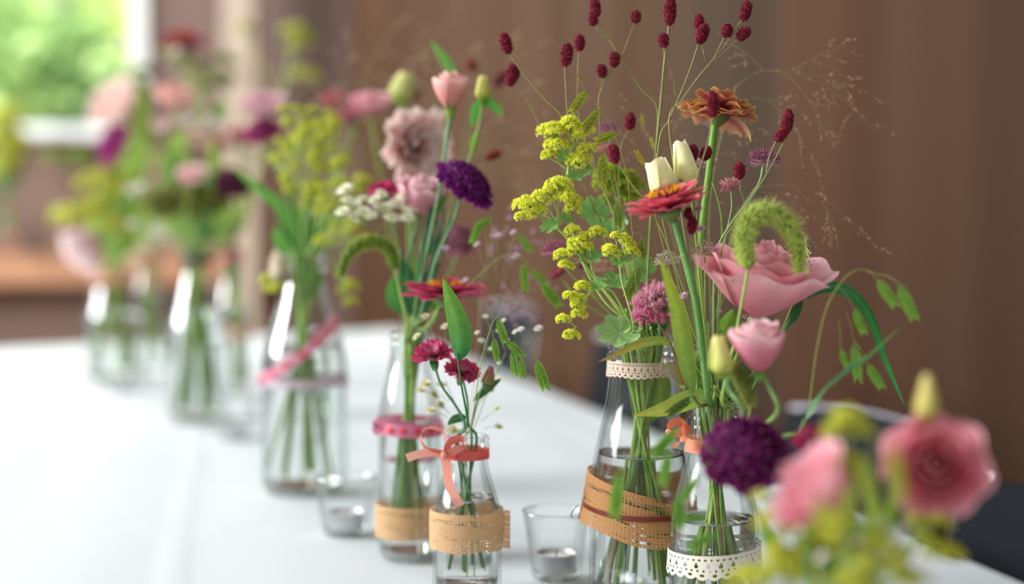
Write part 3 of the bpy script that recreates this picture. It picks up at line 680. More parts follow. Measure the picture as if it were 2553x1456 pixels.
# ---------------------------------------------------------------- flowers
GR = C(138, 168, 70); GR2 = C(104, 142, 62); DG = C(56, 104, 56); LG = C(176, 204, 86); OLV = C(140, 140, 70); YG = C(206, 214, 64); YG2 = C(176, 196, 48)
BUR = C(92, 18, 36); BUR2 = C(142, 38, 56)
class Plant:
    """one cut stem: an Empty at the foot of the stem in its vessel"""
    def __init__(s, name, label, cat, vase, Y, pts, w=5, col=GR, col1=None, group=None, sides=6, taper=.8, inside=True):
        s.Y = Y; s.v = vase
        P = [at(p[0], p[1], p[2] if len(p) > 2 else Y) for p in pts]
        if vase is not None and inside:
            v = vase; c = np.array([v.X, v.Y]); d = P[-1][:2] - c; L = np.linalg.norm(d) + 1e-6; d = d / L
            a = rng.uniform(-1.25, 1.25); d = np.array([d[0] * math.cos(a) - d[1] * math.sin(a), d[0] * math.sin(a) + d[1] * math.cos(a)])
            rn = v.R * v.q - v.wall; rr = rn * rng.uniform(.3, .84)
            P.append(np.array([*(c + d * rr), v.z0 + v.t * .99]))
            a = rng.uniform(-1.4, 1.4); dd = -np.array([d[0] * math.cos(a) - d[1] * math.sin(a), d[0] * math.sin(a) + d[1] * math.cos(a)])
            P.append(np.array([*(c + (d * rr * .5 + dd * rn * .2)), v.z0 + v.t * .72]))
            P.append(np.array([*(c + dd * v.R * rng.uniform(.2, .72)), v.z0 + .016 + .012 * rng.random()]))
        s.P = P; s.base = P[-1]
        s.root = thing(name, label, cat, tuple(s.base), group)
        c1 = col if col1 is None else col1
        if w:
            mb = MB(); r = M(w, Y) / 2; sp_ = spline(P, 5); s.path = sp_
            tube(mb, sp_, r * taper, r, col, c1, sides); s.stem_mb = mb; s.r = r
            s.stem_done = False
    def branch(s, pts, w, col=None, w1=None, onto=True):
        P = [at(p[0], p[1], p[2] if len(p) > 2 else s.Y) for p in pts]
        tube(s.stem_mb, spline(P, 5), M(w if w1 is None else w1, s.Y) / 2, M(w, s.Y) / 2, GR if col is None else col, sides=5)
    def part(s, name, mb, material='petal', parent=None, label=None):
        o = mb.build(name, material, parent or s.root)
        if label: o['label'] = label
        return o
    def done(s, m='stem'):
        s.part('stem', s.stem_mb, m); return s
    def leaf(s, pts, w, c0=GR, c1=LG, fold=.25, side=None, twist=0, prof='lance', name='leaf'):
        P = [at(p[0], p[1], p[2] if len(p) > 2 else s.Y) for p in pts]
        mb = MB(); blade(mb, spline(P, 5), M(w, s.Y), c0, c1, fold, 6, side if side is not None else None, twist, prof); return s.part(name, mb, 'leaf')

def calyx(pl, O, B, r, h, col, n=5, flare=.5, name='calyx'):
    mb = MB(); lathe(mb, O, [(r * .25, -h * .55), (r * .55, -h * .4), (r * .8, -h * .1), (r * .85, h * .1)], col, 14, B)
    for k in range(n):
        petal(mb, O - B[:, 2] * h * .2, ring_frame(B, k / n * 6.283), h * 1.1, r * 1.0, el=1.2 - flare, curl=-flare * .6 + .5, cup=.2, c0=col * .9, c1=col * 1.15, shape='point', nu=5, nv=2)
    pl.part(name, mb, 'leaf')

def rose_petal(mb, O, B, phi, hw, R, H, flare, c0, c1, edge=None, ruf=.03, ph=0, drop=.10, nu=12, nv=12, twist=.15, k=3.2, notch=0):
    t = np.linspace(0, 1, nu + 1)[:, None]; s_ = np.linspace(-1, 1, nv + 1)[None]
    az = phi + s_ * hw * (.45 + .55 * np.sin(np.pi / 2 * np.minimum(1, t * 1.7))) * np.sqrt(1 - .0 * t) + twist * t
    r = R * (np.sin(np.pi / 2 * np.minimum(t * 1.1, 1)) ** .75 * (1 + .07 * s_) + flare * t ** 3.2 * (1 - .25 * s_ ** 2)) + .02 * R
    tt = t * (1 - drop * s_ ** 4 * t ** 2 - drop * .35 * s_ ** 2 * t ** 3)
    z = H * (tt ** 1.05) - flare * H * .22 * t ** 5
    w = ruf * t ** 4
    r = r + R * w * np.sin(k * s_ * 2 + ph) * 1.2; z = z + H * w * np.cos(k * s_ * 2.6 + ph * 2) - H * notch * (np.abs(np.sin(s_ * 7 + ph))) * t ** 12
    P = np.asarray(O) + np.stack([r * np.cos(az), r * np.sin(az), z + 0 * az], -1) @ B.T
    col = np.asarray(c0) * (1 - t[..., None]) + np.asarray(c1) * t[..., None] + 0 * s_[..., None]
    if edge is not None:
        kk = np.clip(t ** 7 + 0 * s_, 0, 1)[..., None] * .8; col = col * (1 - kk) + np.asarray(edge) * kk
    mb.grid(P, col)
def rose(pl, O, n, R, H, c_in, c_out, edge=None, layers=4, per=(5, 4, 4, 3), flare=.45, split=True, ruf=.05, roll=0, core=.25, hw=1.3, cal=GR, calsize=.34, droop=0, res=12, curlin=0):
    B = frame(n, roll); allm = MB(); O = np.asarray(O)
    for L in range(layers):
        q = L / max(1, layers - 1); Rk = R * (1 - (1 - core) * q ** .85); Hk = H * (.86 + .18 * q - .06 * q * q); fk = flare * (1 - q) ** .8 + droop * (L == 0) - curlin * q
        m = per[L]
        for i in range(m):
            mb = MB() if split else allm
            c0 = np.asarray(c_in) * (1 - .15 * rng.random()); c1 = np.asarray(c_out) * (1 - q * .55) + np.asarray(c_in) * q * .55
            rose_petal(mb, O + B[:, 2] * H * .02 * L, B, (i + .5 * (L % 2) + .12 * rng.normal()) / m * 6.283 + roll, hw * (1.9 / m * 1.75), Rk * rng.uniform(.96, 1.05), Hk * rng.uniform(.94, 1.04), fk * rng.uniform(.75, 1.25),
                       c0, c1, edge, ruf * (1.0 - .3 * q), rng.uniform(0, 6), nu=res, nv=res)
            if split: pl.part('petal', mb)
    if not split: pl.part('petals', allm)
    if calsize: calyx(pl, O, B, R * calsize, H * calsize * 1.0, cal, 5, .3)
def bud(pl, O, n, R, H, c0, c1, m=3, twist=1.3, cal=GR, open_=0.0, cs=.5, tip=.35):
    """furled bud: overlapping petals wound to a point"""
    B = frame(n, rng.uniform(0, 6)); mb = MB()
    nu, nv = 14, 8
    for L in range(2):
        for i in range(m):
            t = np.linspace(0, 1, nu + 1)[:, None]; s_ = np.linspace(-1, 1, nv + 1)[None]
            az = (i + .5 * L) / m * 6.283 + s_ * 1.25 * (1 - .2 * t) + twist * t
            k = 1 - .14 * L
            r = R * k * (np.sin(np.pi / 2 * np.minimum(.12 + t * 3.0, 1)) * (1 - (1 - tip) * t ** 1.5) * (1 + .10 * s_) + open_ * t ** 4)
            z = H * (1 + .05 * L) * t * (1 - .10 * (s_ * t) ** 2 + .04 * s_ * t)
            P = O + np.stack([r * np.cos(az), r * np.sin(az), z + 0 * az], -1) @ B.T
            col = np.asarray(c0) * (1 - t[..., None]) + np.asarray(c1) * t[..., None] + 0 * s_[..., None]
            mb.grid(P, col)
    pl.part('petals', mb)
    if cs: calyx(pl, O, B, R * .72, H * cs * .5, cal, 5, .15)

def zinnia(pl, O, n, R, rows, cols, disc=True, split=True, sag=0., dc=(C(150, 24, 60), C(240, 190, 30)), wide=.36, tipc=None, cal=True, dz=.16, chaos=0):
    """rows: (count, length factor, elevation, curl, colour lo, colour hi, z)"""
    B = frame(n, .3); allm = MB()
    for ri, (cnt, lf, el, cu, ca, cb, z) in enumerate(rows):
        for i in range(cnt):
            mb = MB() if split else allm
            ph = (i + .5 * (ri % 2) + rng.normal() * .10) / cnt * 6.283
            RF = ring_frame(B, ph); o = O + RF[:, 1] * R * .16 + B[:, 2] * R * z
            petal(mb, o, RF, R * lf * rng.uniform(.92, 1.05) * .84, R * wide * rng.uniform(.9, 1.1), el + rng.normal() * (.06 + .10 * chaos), cu + rng.normal() * (.1 + .25 * chaos), cup=rng.uniform(.15, .32), ruf=.015 + .05 * chaos,
                  c0=np.asarray(ca) * rng.uniform(.85, 1.1), c1=np.asarray(cb) * rng.uniform(.88, 1.1), edge=tipc, nu=8, nv=6, shape='spat', ph=rng.uniform(0, 6))
            if split: pl.part('petal', mb)
    if not split: pl.part('petals', allm)
    if disc:
        mb = MB(); rd = R * .34; z0 = rows[-1][-1] * R + R * dz
        lathe(mb, O + B[:, 2] * z0, [(rd * .5, -R * .2 - R * dz), (rd * .95, -R * .03), (rd, R * .06), (rd * .8, R * .11), (rd * .4, R * .15), (0, R * .17)], dc[0], 20, B)
        D = fib(60, .1); Q = O + B[:, 2] * (z0 + R * .05) + (D * [rd * .8, rd * .8, R * .12]) @ B.T
        mb.inst(PV, PF, Q, frames(D @ B.T + B[:, 2] * .6) * R * .075, dc[0] * 1.3)
        for rr, zz in ((1.0, .07), (.86, .12)):
            k = 26; a = np.arange(k) / k * 6.283 + rng.normal(0, .06, k); D = np.stack([np.cos(a), np.sin(a), 0 * a], 1)
            Q = O + B[:, 2] * (z0 + R * zz) + D @ B.T * rd * rr; A = unit(D @ B.T * .5 + B[:, 2])
            for j in range(4):
                mb.inst(PV, PF, Q, frames(A + rng.normal(0, .45, A.shape)) * R * rng.uniform(.06, .085), dc[1] * rng.uniform(.85, 1.1))
        pl.part('disc', mb)
    if cal:
        mb = MB(); lathe(mb, O, [(R * .085, -R * .30), (R * .13, -R * .24), (R * .24, -R * .13), (R * .29, R * .0), (R * .2, R * .04)], C(128, 150, 84), 18, B)
        for rw in range(3):
            for i in range(12):
                RF = ring_frame(B, (i + .5 * rw) / 12 * 6.283); petal(mb, O + RF[:, 1] * R * (.10 + .06 * rw) - B[:, 2] * R * (.24 - .07 * rw), RF, R * .17, R * .15, .8, .4, c0=C(130, 150, 84), c1=C(90, 84, 60), shape='round', nu=3, nv=2)
        pl.part('calyx', mb, 'leaf')

def scabious(pl, O, n, R, c_in, c_out, seeds=(200, 160, 150), N_=70, seedn=50, outer=12, flat=.55):
    B = frame(n, .7); mb = MB()
    for i in range(outer):
        RF = ring_frame(B, i / outer * 6.283)
        for j in range(3):
            a = (j - 1) * .55; RR = np.stack([RF[:, 0] * math.cos(a) - RF[:, 1] * math.sin(a), RF[:, 1] * math.cos(a) + RF[:, 0] * math.sin(a), RF[:, 2]], 1)
            petal(mb, O + RF[:, 1] * R * .55, RR, R * rng.uniform(.4, .52), R * .36, el=rng.uniform(-.3, .35), curl=rng.uniform(-.8, -.1), cup=.3, ruf=.12, c0=c_in, c1=np.asarray(c_out) * rng.uniform(.7, 1.3), nu=5, nv=6, shape='fan', ph=rng.uniform(0, 6))
    pl.part('outer_petals', mb)
    mb = MB(); D = fib(N_, .05)
    for d in D:
        Q = O + (d * [R * .72, R * .72, R * flat]) @ B.T; ax = unit(d @ B.T + rng.normal(0, .12, 3)); F = frame(ax, rng.uniform(0, 6))
        for j in range(4):
            RF = ring_frame(F, j / 4 * 6.283 + rng.normal() * .2)
            petal(mb, Q, RF, R * rng.uniform(.15, .22), R * .17, el=rng.uniform(.35, .9), curl=-.9, cup=.3, ruf=.15, c0=c_in, c1=np.asarray(c_out) * rng.uniform(.55, 1.15), nu=3, nv=3, shape='fan', ph=rng.uniform(0, 6))
    lathe(mb, O, [(R * .66, -R * .02), (R * .68, R * flat * .3), (R * .5, R * flat * .72), (R * .2, R * flat * .93), (0, R * flat)], np.asarray(c_in) * .6, 18, B)
    pl.part('florets', mb)
    if seedn:
        mb = MB(); D = fib(seedn, .1); D = unit(D + rng.normal(0, .1, D.shape)); Q = O + (D * [R * .86, R * .86, R * (flat + .2)]) @ B.T
        mb.inst(IV * .014, IF, Q, frames(D @ B.T) * R * 2, C(*seeds)); pl.part('stamens', mb)
    mb = MB(); lathe(mb, O, [(R * .07, -R * .3), (R * .16, -R * .22), (R * .3, -R * .06), (R * .5, 0)], GR2, 14, B)
    for i in range(9): petal(mb, O - B[:, 2] * R * .1 + 0, ring_frame(B, i / 9 * 6.283), R * .62, R * .13, .1, -.4, c0=GR2, c1=GR, shape='point', nu=4, nv=2)
    pl.part('calyx', mb, 'leaf')

def carnation(pl, O, n, R, c_in, c_out, c_edge=None, N_=46, hgt=.8, cal=DG):
    B = frame(n); mb = MB()
    for i in range(N_):
        q = (i + .5) / N_; RF = ring_frame(B, i * 2.399963)
        petal(mb, O + B[:, 2] * R * .05 * q + RF[:, 1] * R * .04, RF, R * (1.04 - .42 * q) * rng.uniform(.9, 1.08), R * rng.uniform(.5, .68), el=.25 + 1.15 * q * hgt, curl=rng.uniform(-.7, .1), cup=.2, ruf=.10,
              c0=c_in, c1=np.asarray(c_out) * rng.uniform(.8, 1.15), edge=c_edge, nu=6, nv=10, shape='fan', ph=rng.uniform(0, 6), jag=.05)
    pl.part('petals', mb)
    calyx(pl, O - B[:, 2] * R * .25, B, R * .26, R * .75, cal, 5, .1)

def burnet_head(pl, cx, cy, ln, wd, ang=0, Y=None, N_=None, c0=BUR, c1=BUR2):
    """ang: lean in degrees in the picture plane, positive leans toward +x"""
    Y = Y or pl.Y; a = math.radians(ang); d = unit([math.sin(a), rng.uniform(-.15, .15), math.cos(a)]); B = frame(d)
    O = at(cx, cy, Y); a_, b = M(wd, Y) / 2, M(ln, Y) / 2; N_ = N_ or int(60 + ln * 3.2)
    D = fib(N_); S = np.array([a_ * .82, a_ * .82, b * .9]); k = np.sign(D[:, 2:3]) * np.abs(D[:, 2:3]) ** .8
    Dq = np.concatenate([D[:, :2] * (1 - np.abs(k) ** 3)[:, :] ** .1, k], 1)
    mb = MB(); mb.inst(IV * S * 1.02, IF, [O], B[None], c0 * .45)
    rr = M(3.1, Y); col = c0 + (c1 - c0) * rng.random((N_, 1)) ** 1.3; nr = unit(Dq / S)
    tv = IV * [1, 1, 1.25]
    mb.inst(tv, IF, O + (Dq * S) @ B.T, frames(nr @ B.T) * rr * rng.uniform(.8, 1.15, N_)[:, None, None], col)
    Nn = int(N_ * .7); Di = rng.integers(0, N_, Nn)
    mb.inst(PV * [1, 1, 1], PF, (O + (Dq * S) @ B.T)[Di], frames((nr @ B.T)[Di] + rng.normal(0, .35, (Nn, 3))) * rr * 1.9, c1 * 1.15)
    pl.part('flower_head', mb, 'seed_head')

def floret_cluster(mb, O, n, R, N_, c0, c1, flat=.55, fr=.24, star=True):
    """dense dome of tiny star florets"""
    B = frame(n); D = fib(N_, -.15); D = unit(D + rng.normal(0, .14, D.shape)); Q = O + (D * [R, R, R * flat] * rng.uniform(.8, 1.05, (N_, 1))) @ B.T
    A = D @ B.T; k = rng.random((N_, 1)); col = np.asarray(c0) * k + np.asarray(c1) * (1 - k)
    mb.inst(IV * fr * .55 * R, IF, Q, frames(A), col * .85)
    if star:
        F_ = frames(A)
        for j in range(5):
            a = j / 5 * 6.283; out = F_[:, :, 0] * math.cos(a) + F_[:, :, 1] * math.sin(a)
            Fj = frames(unit(out + F_[:, :, 2] * .55), False); Fj = np.stack([np.cross(F_[:, :, 2], Fj[:, :, 2]), F_[:, :, 2], Fj[:, :, 2]], 2)
            mb.inst(PV, PF, Q, Fj * R * fr * 1.15, col * 1.08)
def ladys_mantle(label, v, Y, pts, clusters, leaves=(), w=8, group="lady's mantle sprigs in the burlap bottle", c=(C(250, 250, 106), C(230, 234, 70)), fine=True, scol=C(170, 192, 104), name='ladys_mantle'):
    pl = Plant(name, label, 'flower', v, Y, pts, w, scol, GR, group, sides=7)
    for (x, y, r, jx, jy, *rest) in clusters:
        yy = rest[0] if rest else Y
        if jx is not None:
            mx, my = (x + jx) / 2 + rng.uniform(-3, 3), (y + jy) / 2 + rng.uniform(-3, 3); pl.branch([(x, y + r * .4, yy), (mx, my), (jx, jy)], w * .5, scol, w * .35)
        O = at(x, y, yy); R = M(r, yy); mb = MB(); m = max(3, int(r / 7)) if fine else 4; R = R * (1.0 if fine else 1.3)
        for j in range(m + 1):
            a = j / m * 6.283; o = O + (0 if j == m else 1) * np.array([math.cos(a) * R * .6, math.sin(a) * R * .5, rng.uniform(-.35, .25) * R]) + np.array([0, 0, .2 * R * (j == m)])
            nn = unit(np.array([0, -.4, 1]) + (o - O) / R * .9)
            floret_cluster(mb, o, nn, R * .52, 20 if fine else 12, c[0], c[1], .75, .38 if fine else .62, fine)
            if fine:
                for q in range(3): tube(mb, np.array([o + rng.normal(0, R * .15, 3), O - [0, 0, R * .55]]), R * .03, R * .04, scol, sides=4, cap=False)
        pl.part('flower_cluster', mb, 'leaf')
    for (x, y, r, tilt, *rest) in leaves:
        lobed_leaf(pl, at(x, y, rest[0] if rest else Y), M(r, Y), tilt)
    return pl.done()
def lobed_leaf(pl, O, R, n, c0=C(120, 168, 88), c1=C(150, 190, 110)):
    B = frame(n, rng.uniform(0, 6)); a = np.linspace(.25, 6.03, 57); rr = np.linspace(.04, 1, 7)
    lob = 1 - .20 * np.abs(np.sin(a * 3.5 / 1.0 + .4)) ** 3 + .02 * np.sin(a * 40)
    P = np.array([[(r * l * math.cos(t), r * l * math.sin(t), .22 * r * r + .06 * r * math.cos(t * 7)) for t, l in zip(a, lob)] for r in rr]) * R
    col = c0 * (1 - rr[:, None, None] * .5) + c1 * rr[:, None, None] * .5 + 0 * P; col[:, ::4] *= 1.12
    mb = MB(); mb.grid(O + P @ B.T, col); pl.part('leaf', mb, 'leaf')

def masterwort(label, v, Y, pts, O, n, R, cp, cb, w=4, group='masterwort flowers', N_=60, nb=15, bel=.15, pinl=.62, sc=GR):
    """a dome of fine pins above a star of pointed bracts"""
    pl = Plant('masterwort', label, 'flower', v, Y, pts, w, sc, GR2, group)
    O = at(*O, Y); R = M(R, Y); B = frame(n, rng.uniform(0, 6)); mb = MB()
    for L in range(2):
        for i in range(nb):
            petal(mb, O, ring_frame(B, (i + .5 * L) / nb * 6.283), R * rng.uniform(.88, 1.06), R * .24, bel + .1 * L + rng.normal() * .05, rng.uniform(-.2, .25), cup=.2, c0=np.asarray(cb), c1=np.asarray(cb) * .75 + np.asarray(cp) * .25, shape='point', nu=6, nv=2)
    pl.part('bracts', mb)
    mb = MB(); D = fib(N_, .1); D = unit(D + rng.normal(0, .07, D.shape)); L_ = R * pinl * rng.uniform(.85, 1.08, (N_, 1)); Q = O + (D @ B.T) * L_
    for d, q in zip(D @ B.T, Q): tube(mb, np.array([O + d * R * .1, q]), R * .012, R * .014, np.asarray(cp) * .9 + .04, sides=3, cap=False)
    mb.inst(IV * R * .055, IF, Q, frames(D @ B.T), np.asarray(cp) * rng.uniform(.7, 1.1, (N_, 1)))
    mb.inst(PV * R * .13, PF, Q, frames(D @ B.T), np.asarray(cp))
    pl.part('pins', mb)
    return pl.done()

def sea_oat(mb, O, d, L, Wd, face=(0, -1, 0), c0=C(190, 206, 70), c1=C(120, 140, 44), c2=C(150, 96, 60), n=11, fat=1.0):
    """flat spikelet of overlapping pointed scales, root O, pointing along d"""
    d = unit(d); f = unit(np.asarray(face) - d * np.dot(face, d)); s = np.cross(d, f)
    for i in range(n):
        q = i / n; sg = 1 if i % 2 else -1; w = Wd * math.sin(math.pi * (.15 + .8 * (1 - q)) ** .9) ** .7 * .62
        o = O + d * L * q * .80; dirn = unit(d + s * sg * (.55 * (1 - q * .5)))
        R_ = np.stack([np.cross(dirn, f), dirn, f], 1)
        petal(mb, o + f * .0004 * sg, R_, L * .30 + w * .35, w * .62 * fat, .08, -.12, cup=.35, c0=c1, c1=c0, edge=c2 * .5 + c0 * .5, shape='point', nu=5, nv=4)
def sea_oats(label, v, Y, pts, spik, w=3, cols=None, group='sea oats grass stems', sc=OLV, inside=True, mat_='leaf'):
    """spik: (x0,y0,x1,y1,width,jx,jy) root to tip in pixels and where it joins the stem"""
    pl = Plant('sea_oats', label, 'grass', v, Y, pts, w, sc, GR, group, sides=5, inside=inside)
    for k_, (x0, y0, x1, y1, wd, jx, jy, *rest) in enumerate(spik):
        yy = rest[0] if rest else Y
        A, E = at(x0, y0, yy), at(x1, y1, yy); mb = MB(); c = cols or (C(186, 200, 66), C(112, 140, 44), C(160, 96, 60))
        sea_oat(mb, A, E - A, np.linalg.norm(E - A), M(wd, yy), (rng.uniform(-.3, .3), -1, rng.uniform(-.2, .2)), *c); pl.part('spikelet', mb, mat_)
        if jx is not None: pl.branch([(x0, y0, yy), ((x0 + jx) / 2 + 3, (y0 + jy) / 2 - 4, (yy + Y) / 2), (jx, jy)], w * .6, sc, w * .45)
    return pl.done()
def foxtail(label, v, Y, path, wid, stem, w=6, c0=C(140, 166, 44), c1=C(200, 214, 104), N_=900, br=.42, group='foxtail millet heads', sc=C(150, 172, 80), taper=True):
    pl = Plant('foxtail_grass', label, 'grass', v, Y, stem, w, sc, GR, group)
    P = spline([at(x, y, Y if len(q) == 0 else q[0]) for x, y, *q in path], 14); T, X, Yv = ptframes(P); n = len(P)
    q = np.linspace(0, 1, n); prof = (np.sin(np.pi * np.clip(.10 + q * .82, 0, 1)) ** .5) * (1 - .25 * q); R = M(wid, Y) / 2
    mb = MB(); tube(mb, P, R * prof * .62, 0, c0 * .6, sides=10)
    i = rng.integers(0, n - 1, N_); a = rng.uniform(0, 6.283, N_); rad = X[i] * np.cos(a)[:, None] + Yv[i] * np.sin(a)[:, None]
    lump = 1 + .13 * np.sin(i * .9 + a * 2); O = P[i] + (P[i + 1] - P[i]) * rng.random((N_, 1)) + rad * (R * prof[i] * .68 * lump)[:, None]
    k = rng.random((N_, 1)); mb.inst(IV * [.6, .6, 1.0] * R * .16, IF, O, frames(unit(rad + T[i] * .5)), c0 * k + c1 * (1 - k))
    pl.part('seed_head', mb, 'leaf')
    mb = MB(); Nb = int(N_ * 1.6); i = rng.integers(0, n, Nb); a = rng.uniform(0, 6.283, Nb); rad = X[i] * np.cos(a)[:, None] + Yv[i] * np.sin(a)[:, None]
    dr = unit(rad + T[i] * .55 + rng.normal(0, .2, (Nb, 3))); O = P[i] + rad * (R * prof[i] * .6)[:, None]
    tv = np.array([[-.022, 0, 0], [.022, 0, 0], [0, 0, 1]]) ; mb.inst(tv, np.array([[0, 1, 2]]), O, frames(dr) * (R * (br + .5) * rng.uniform(.5, 1.1, Nb))[:, None, None], c1 * 1.1)
    pl.part('bristles', mb, 'leaf')
    return pl.done()
def panic_grass(label, v, Y, pts, sprays, w=2.2, col=C(164, 154, 102), tipc=C(206, 160, 132), group='panic grass sprays', inside=True, n=7, ln=70, seed=8, sd=1.0, dirs=(.9, .5)):
    """airy panicle: fine drooping branchlets with tiny seeds; sprays: px polylines (root .. tip)"""
    pl = Plant('panic_grass', label, 'grass', v, Y, pts, w, col, GR, group, sides=4, inside=inside)
    mb = MB(); O = []; D = []
    for s_ in sprays:
        P = spline([at(p[0], p[1], p[2] if len(p) > 2 else Y) for p in s_], 6); tube(mb, P, M(w * .8, Y) / 2, M(w * .35, Y) / 2, col, sides=4, cap=False)
        T = unit(np.gradient(P, axis=0))
        for i in range(n):
            k = int((.25 + .75 * (i + rng.random()) / n) * (len(P) - 1)); b = P[k]; d = unit(T[k] * 1.0 + rng.normal(0, .45, 3) * [1, .8, 1] + [0, 0, -.1])
            L = M(ln, Y) * rng.uniform(.5, 1.1); Q = [b, b + d * L * .5, b + d * L + np.array([0, 0, -.22 * L])]; S = spline(Q, 5); tube(mb, S, M(w * .3, Y) / 2, M(w * .22, Y) / 2, col, sides=3, cap=False)
            for j in range(seed):
                kk = rng.integers(3, len(S)); dd = unit(d + rng.normal(0, .5, 3)); e = S[kk] + dd * M(8, Y) * rng.random(); tube(mb, np.array([S[kk], e]), M(.8, Y) / 2, M(.8, Y) / 2, col, sides=3, cap=False); O.append(e); D.append(dd)
    O = np.array(O); D = np.array(D); mb.inst(IV * [.42, .42, 1.3] * M(3.0 * sd, Y), IF, O, frames(D), tipc * rng.uniform(.8, 1.2, (len(O), 1)))
    pl.part('branchlets', mb, 'leaf')
    return pl.done()
def gypsophila(label, v, Y, pts, heads, w=2.5, r=8, col=C(120, 140, 90), c=C(240, 236, 230), group='small white filler flowers', name='gypsophila', N_=9, inside=True):
    pl = Plant(name, label, 'flower', v, Y, pts, w, col, GR2, group, sides=4, inside=inside)
    for (x, y, jx, jy, *rest) in heads:
        k = rest[0] if rest else 1.0; yy = rest[1] if len(rest) > 1 else Y + rng.uniform(-.01, .01)
        pl.branch([(x, y + 3, yy), ((x + jx) / 2 + rng.uniform(-5, 5), (y + jy) / 2 - 3), (jx, jy)], w * .6, col, w * .45)
        O = at(x, y, yy); R = M(r * k, yy); mb = MB(); n = unit(np.array([rng.normal() * .4, -.5, 1])); B = frame(n)
        for L in range(2):
            for i in range(N_): petal(mb, O, ring_frame(B, (i + .5 * L) / N_ * 6.283), R * (1 - .25 * L), R * .55, .15 + .5 * L, .1, c0=c * .95, c1=c, shape='round', nu=3, nv=2)
        mb.inst(IV * R * .3, IF, [O + n * R * .15], frames([n]), c * [.9, .88, .6]); pl.part('flower_head', mb)
    return pl.done()
def milkweed(pl, O, R, c0, c1, N_=75):
    mb = MB(); D = fib(N_, -.55); D = unit(D + rng.normal(0, .08, D.shape)); Q = O + D * R * rng.uniform(.78, 1.0, (N_, 1)); Fr = frames(D)
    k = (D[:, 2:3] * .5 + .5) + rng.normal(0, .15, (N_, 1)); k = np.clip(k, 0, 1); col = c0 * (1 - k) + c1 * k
    for d, q in zip(D, Q): tube(mb, np.array([O + [0, 0, -R * .5], q]), R * .012, R * .015, C(150, 150, 90), sides=3, cap=False)
    mb.inst(IV * [.4, .4, .5] * R * .2, IF, Q, Fr, col * .9)
    for j in range(5):
        a = j / 5 * 6.283; out = Fr[:, :, 0] * math.cos(a) + Fr[:, :, 1] * math.sin(a); nn = Fr[:, :, 2]
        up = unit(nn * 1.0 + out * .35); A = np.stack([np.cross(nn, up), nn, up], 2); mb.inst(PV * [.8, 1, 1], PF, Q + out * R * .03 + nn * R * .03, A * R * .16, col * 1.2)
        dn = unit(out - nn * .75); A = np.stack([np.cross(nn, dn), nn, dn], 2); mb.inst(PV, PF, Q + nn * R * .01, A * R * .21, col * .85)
        mb.inst(IV * R * .022, IF, Q + out * R * .055 + nn * R * .13, Fr, col * .9 + .1)
    pl.part('floret_cluster', mb)
# ================================================================ the flowers themselves
UP = np.array([0, 0, 1.])
F, G, E, D_, Cc, B_, B2, A_, A2, H_, W_ = [V[k] for k in ('F', 'G', 'E', 'D', 'C', 'B', 'B2', 'A', 'A2', 'H', 'W')]
# ---- burnet sprigs
ST = C(132, 126, 74); gB = 'burnet stems with dark red heads'
p = Plant('burnet', 'tallest burnet stem, straight up, one long dark red head cut by the top', 'flower', F, 1.19, [(1668, 66), (1658, 140), (1647, 260), (1636, 370), (1628, 470), (1620, 600), (1612, 760)], 6.5, ST, GR, gB)
burnet_head(p, 1671, 28, 72, 30, 3); burnet_head(p, 1654, 101, 34, 24, 0); p.branch([(1655, 118), (1657, 135)], 4, ST)
p.branch([(1666, 150), (1678, 195), (1684, 240)], 2.5, ST, 1.6); p.done()
p = Plant('burnet', 'burnet sprig leaning to a pair of heads above the yellow-green sprays', 'flower', F, 1.20, [(1488, 50), (1520, 100), (1565, 170), (1600, 225), (1638, 268), (1634, 380), (1622, 520), (1612, 760)], 4, ST, GR, gB)
burnet_head(p, 1484, 20, 44, 26, -8); burnet_head(p, 1478, 48, 28, 22, -15); p.branch([(1482, 62), (1496, 82), (1512, 95)], 3, ST); p.done()
p = Plant('burnet', 'burnet stem with one oblong head, leaning out farthest', 'flower', F, 1.21, [(1272, 134), (1310, 190), (1360, 248), (1402, 292), (1470, 400), (1540, 560), (1588, 760)], 4.5, ST, GR, gB)
p.root['label'] = 'burnet stem with one oblong head, leaning out farthest over the gap between bouquets'
burnet_head(p, 1261, 108, 54, 28, -18); p.done()
p = Plant('burnet', 'burnet stem with a double head just below the outermost oblong one', 'flower', F, 1.23, [(1287, 205), (1318, 255), (1350, 320), (1420, 450), (1520, 620), (1585, 760)], 3, ST, GR, gB)
burnet_head(p, 1279, 181, 42, 30, -12); burnet_head(p, 1272, 200, 26, 24, -20); p.done()
p = Plant('burnet', 'burnet stem with one long head above the two green sea oats spikelets', 'flower', F, 1.19, [(1408, 168), (1411, 220), (1416, 290), (1440, 420), (1520, 600), (1592, 760)], 4, ST, GR, gB)
burnet_head(p, 1413, 137, 60, 29, 8); p.done()
p = Plant('burnet', 'burnet stem with a short head right beside the long one above the sea oats', 'flower', F, 1.22, [(1443, 130), (1441, 200), (1446, 300), (1500, 460), (1560, 620), (1596, 760)], 3.5, ST, GR, gB)
burnet_head(p, 1445, 107, 40, 24, 0); p.done()
p = Plant('burnet', 'burnet sprig with one small high head and two lower round ones in a fork', 'flower', F, 1.20, [(1583, 58), (1566, 100), (1546, 148), (1510, 200), (1492, 262), (1510, 400), (1570, 600), (1600, 760)], 3, ST, GR, gB)
burnet_head(p, 1586, 42, 28, 22, 0); burnet_head(p, 1532, 148, 36, 24, 5); burnet_head(p, 1501, 177, 30, 22, -5)
p.branch([(1528, 166), (1508, 195), (1498, 215)], 3, ST); p.done()
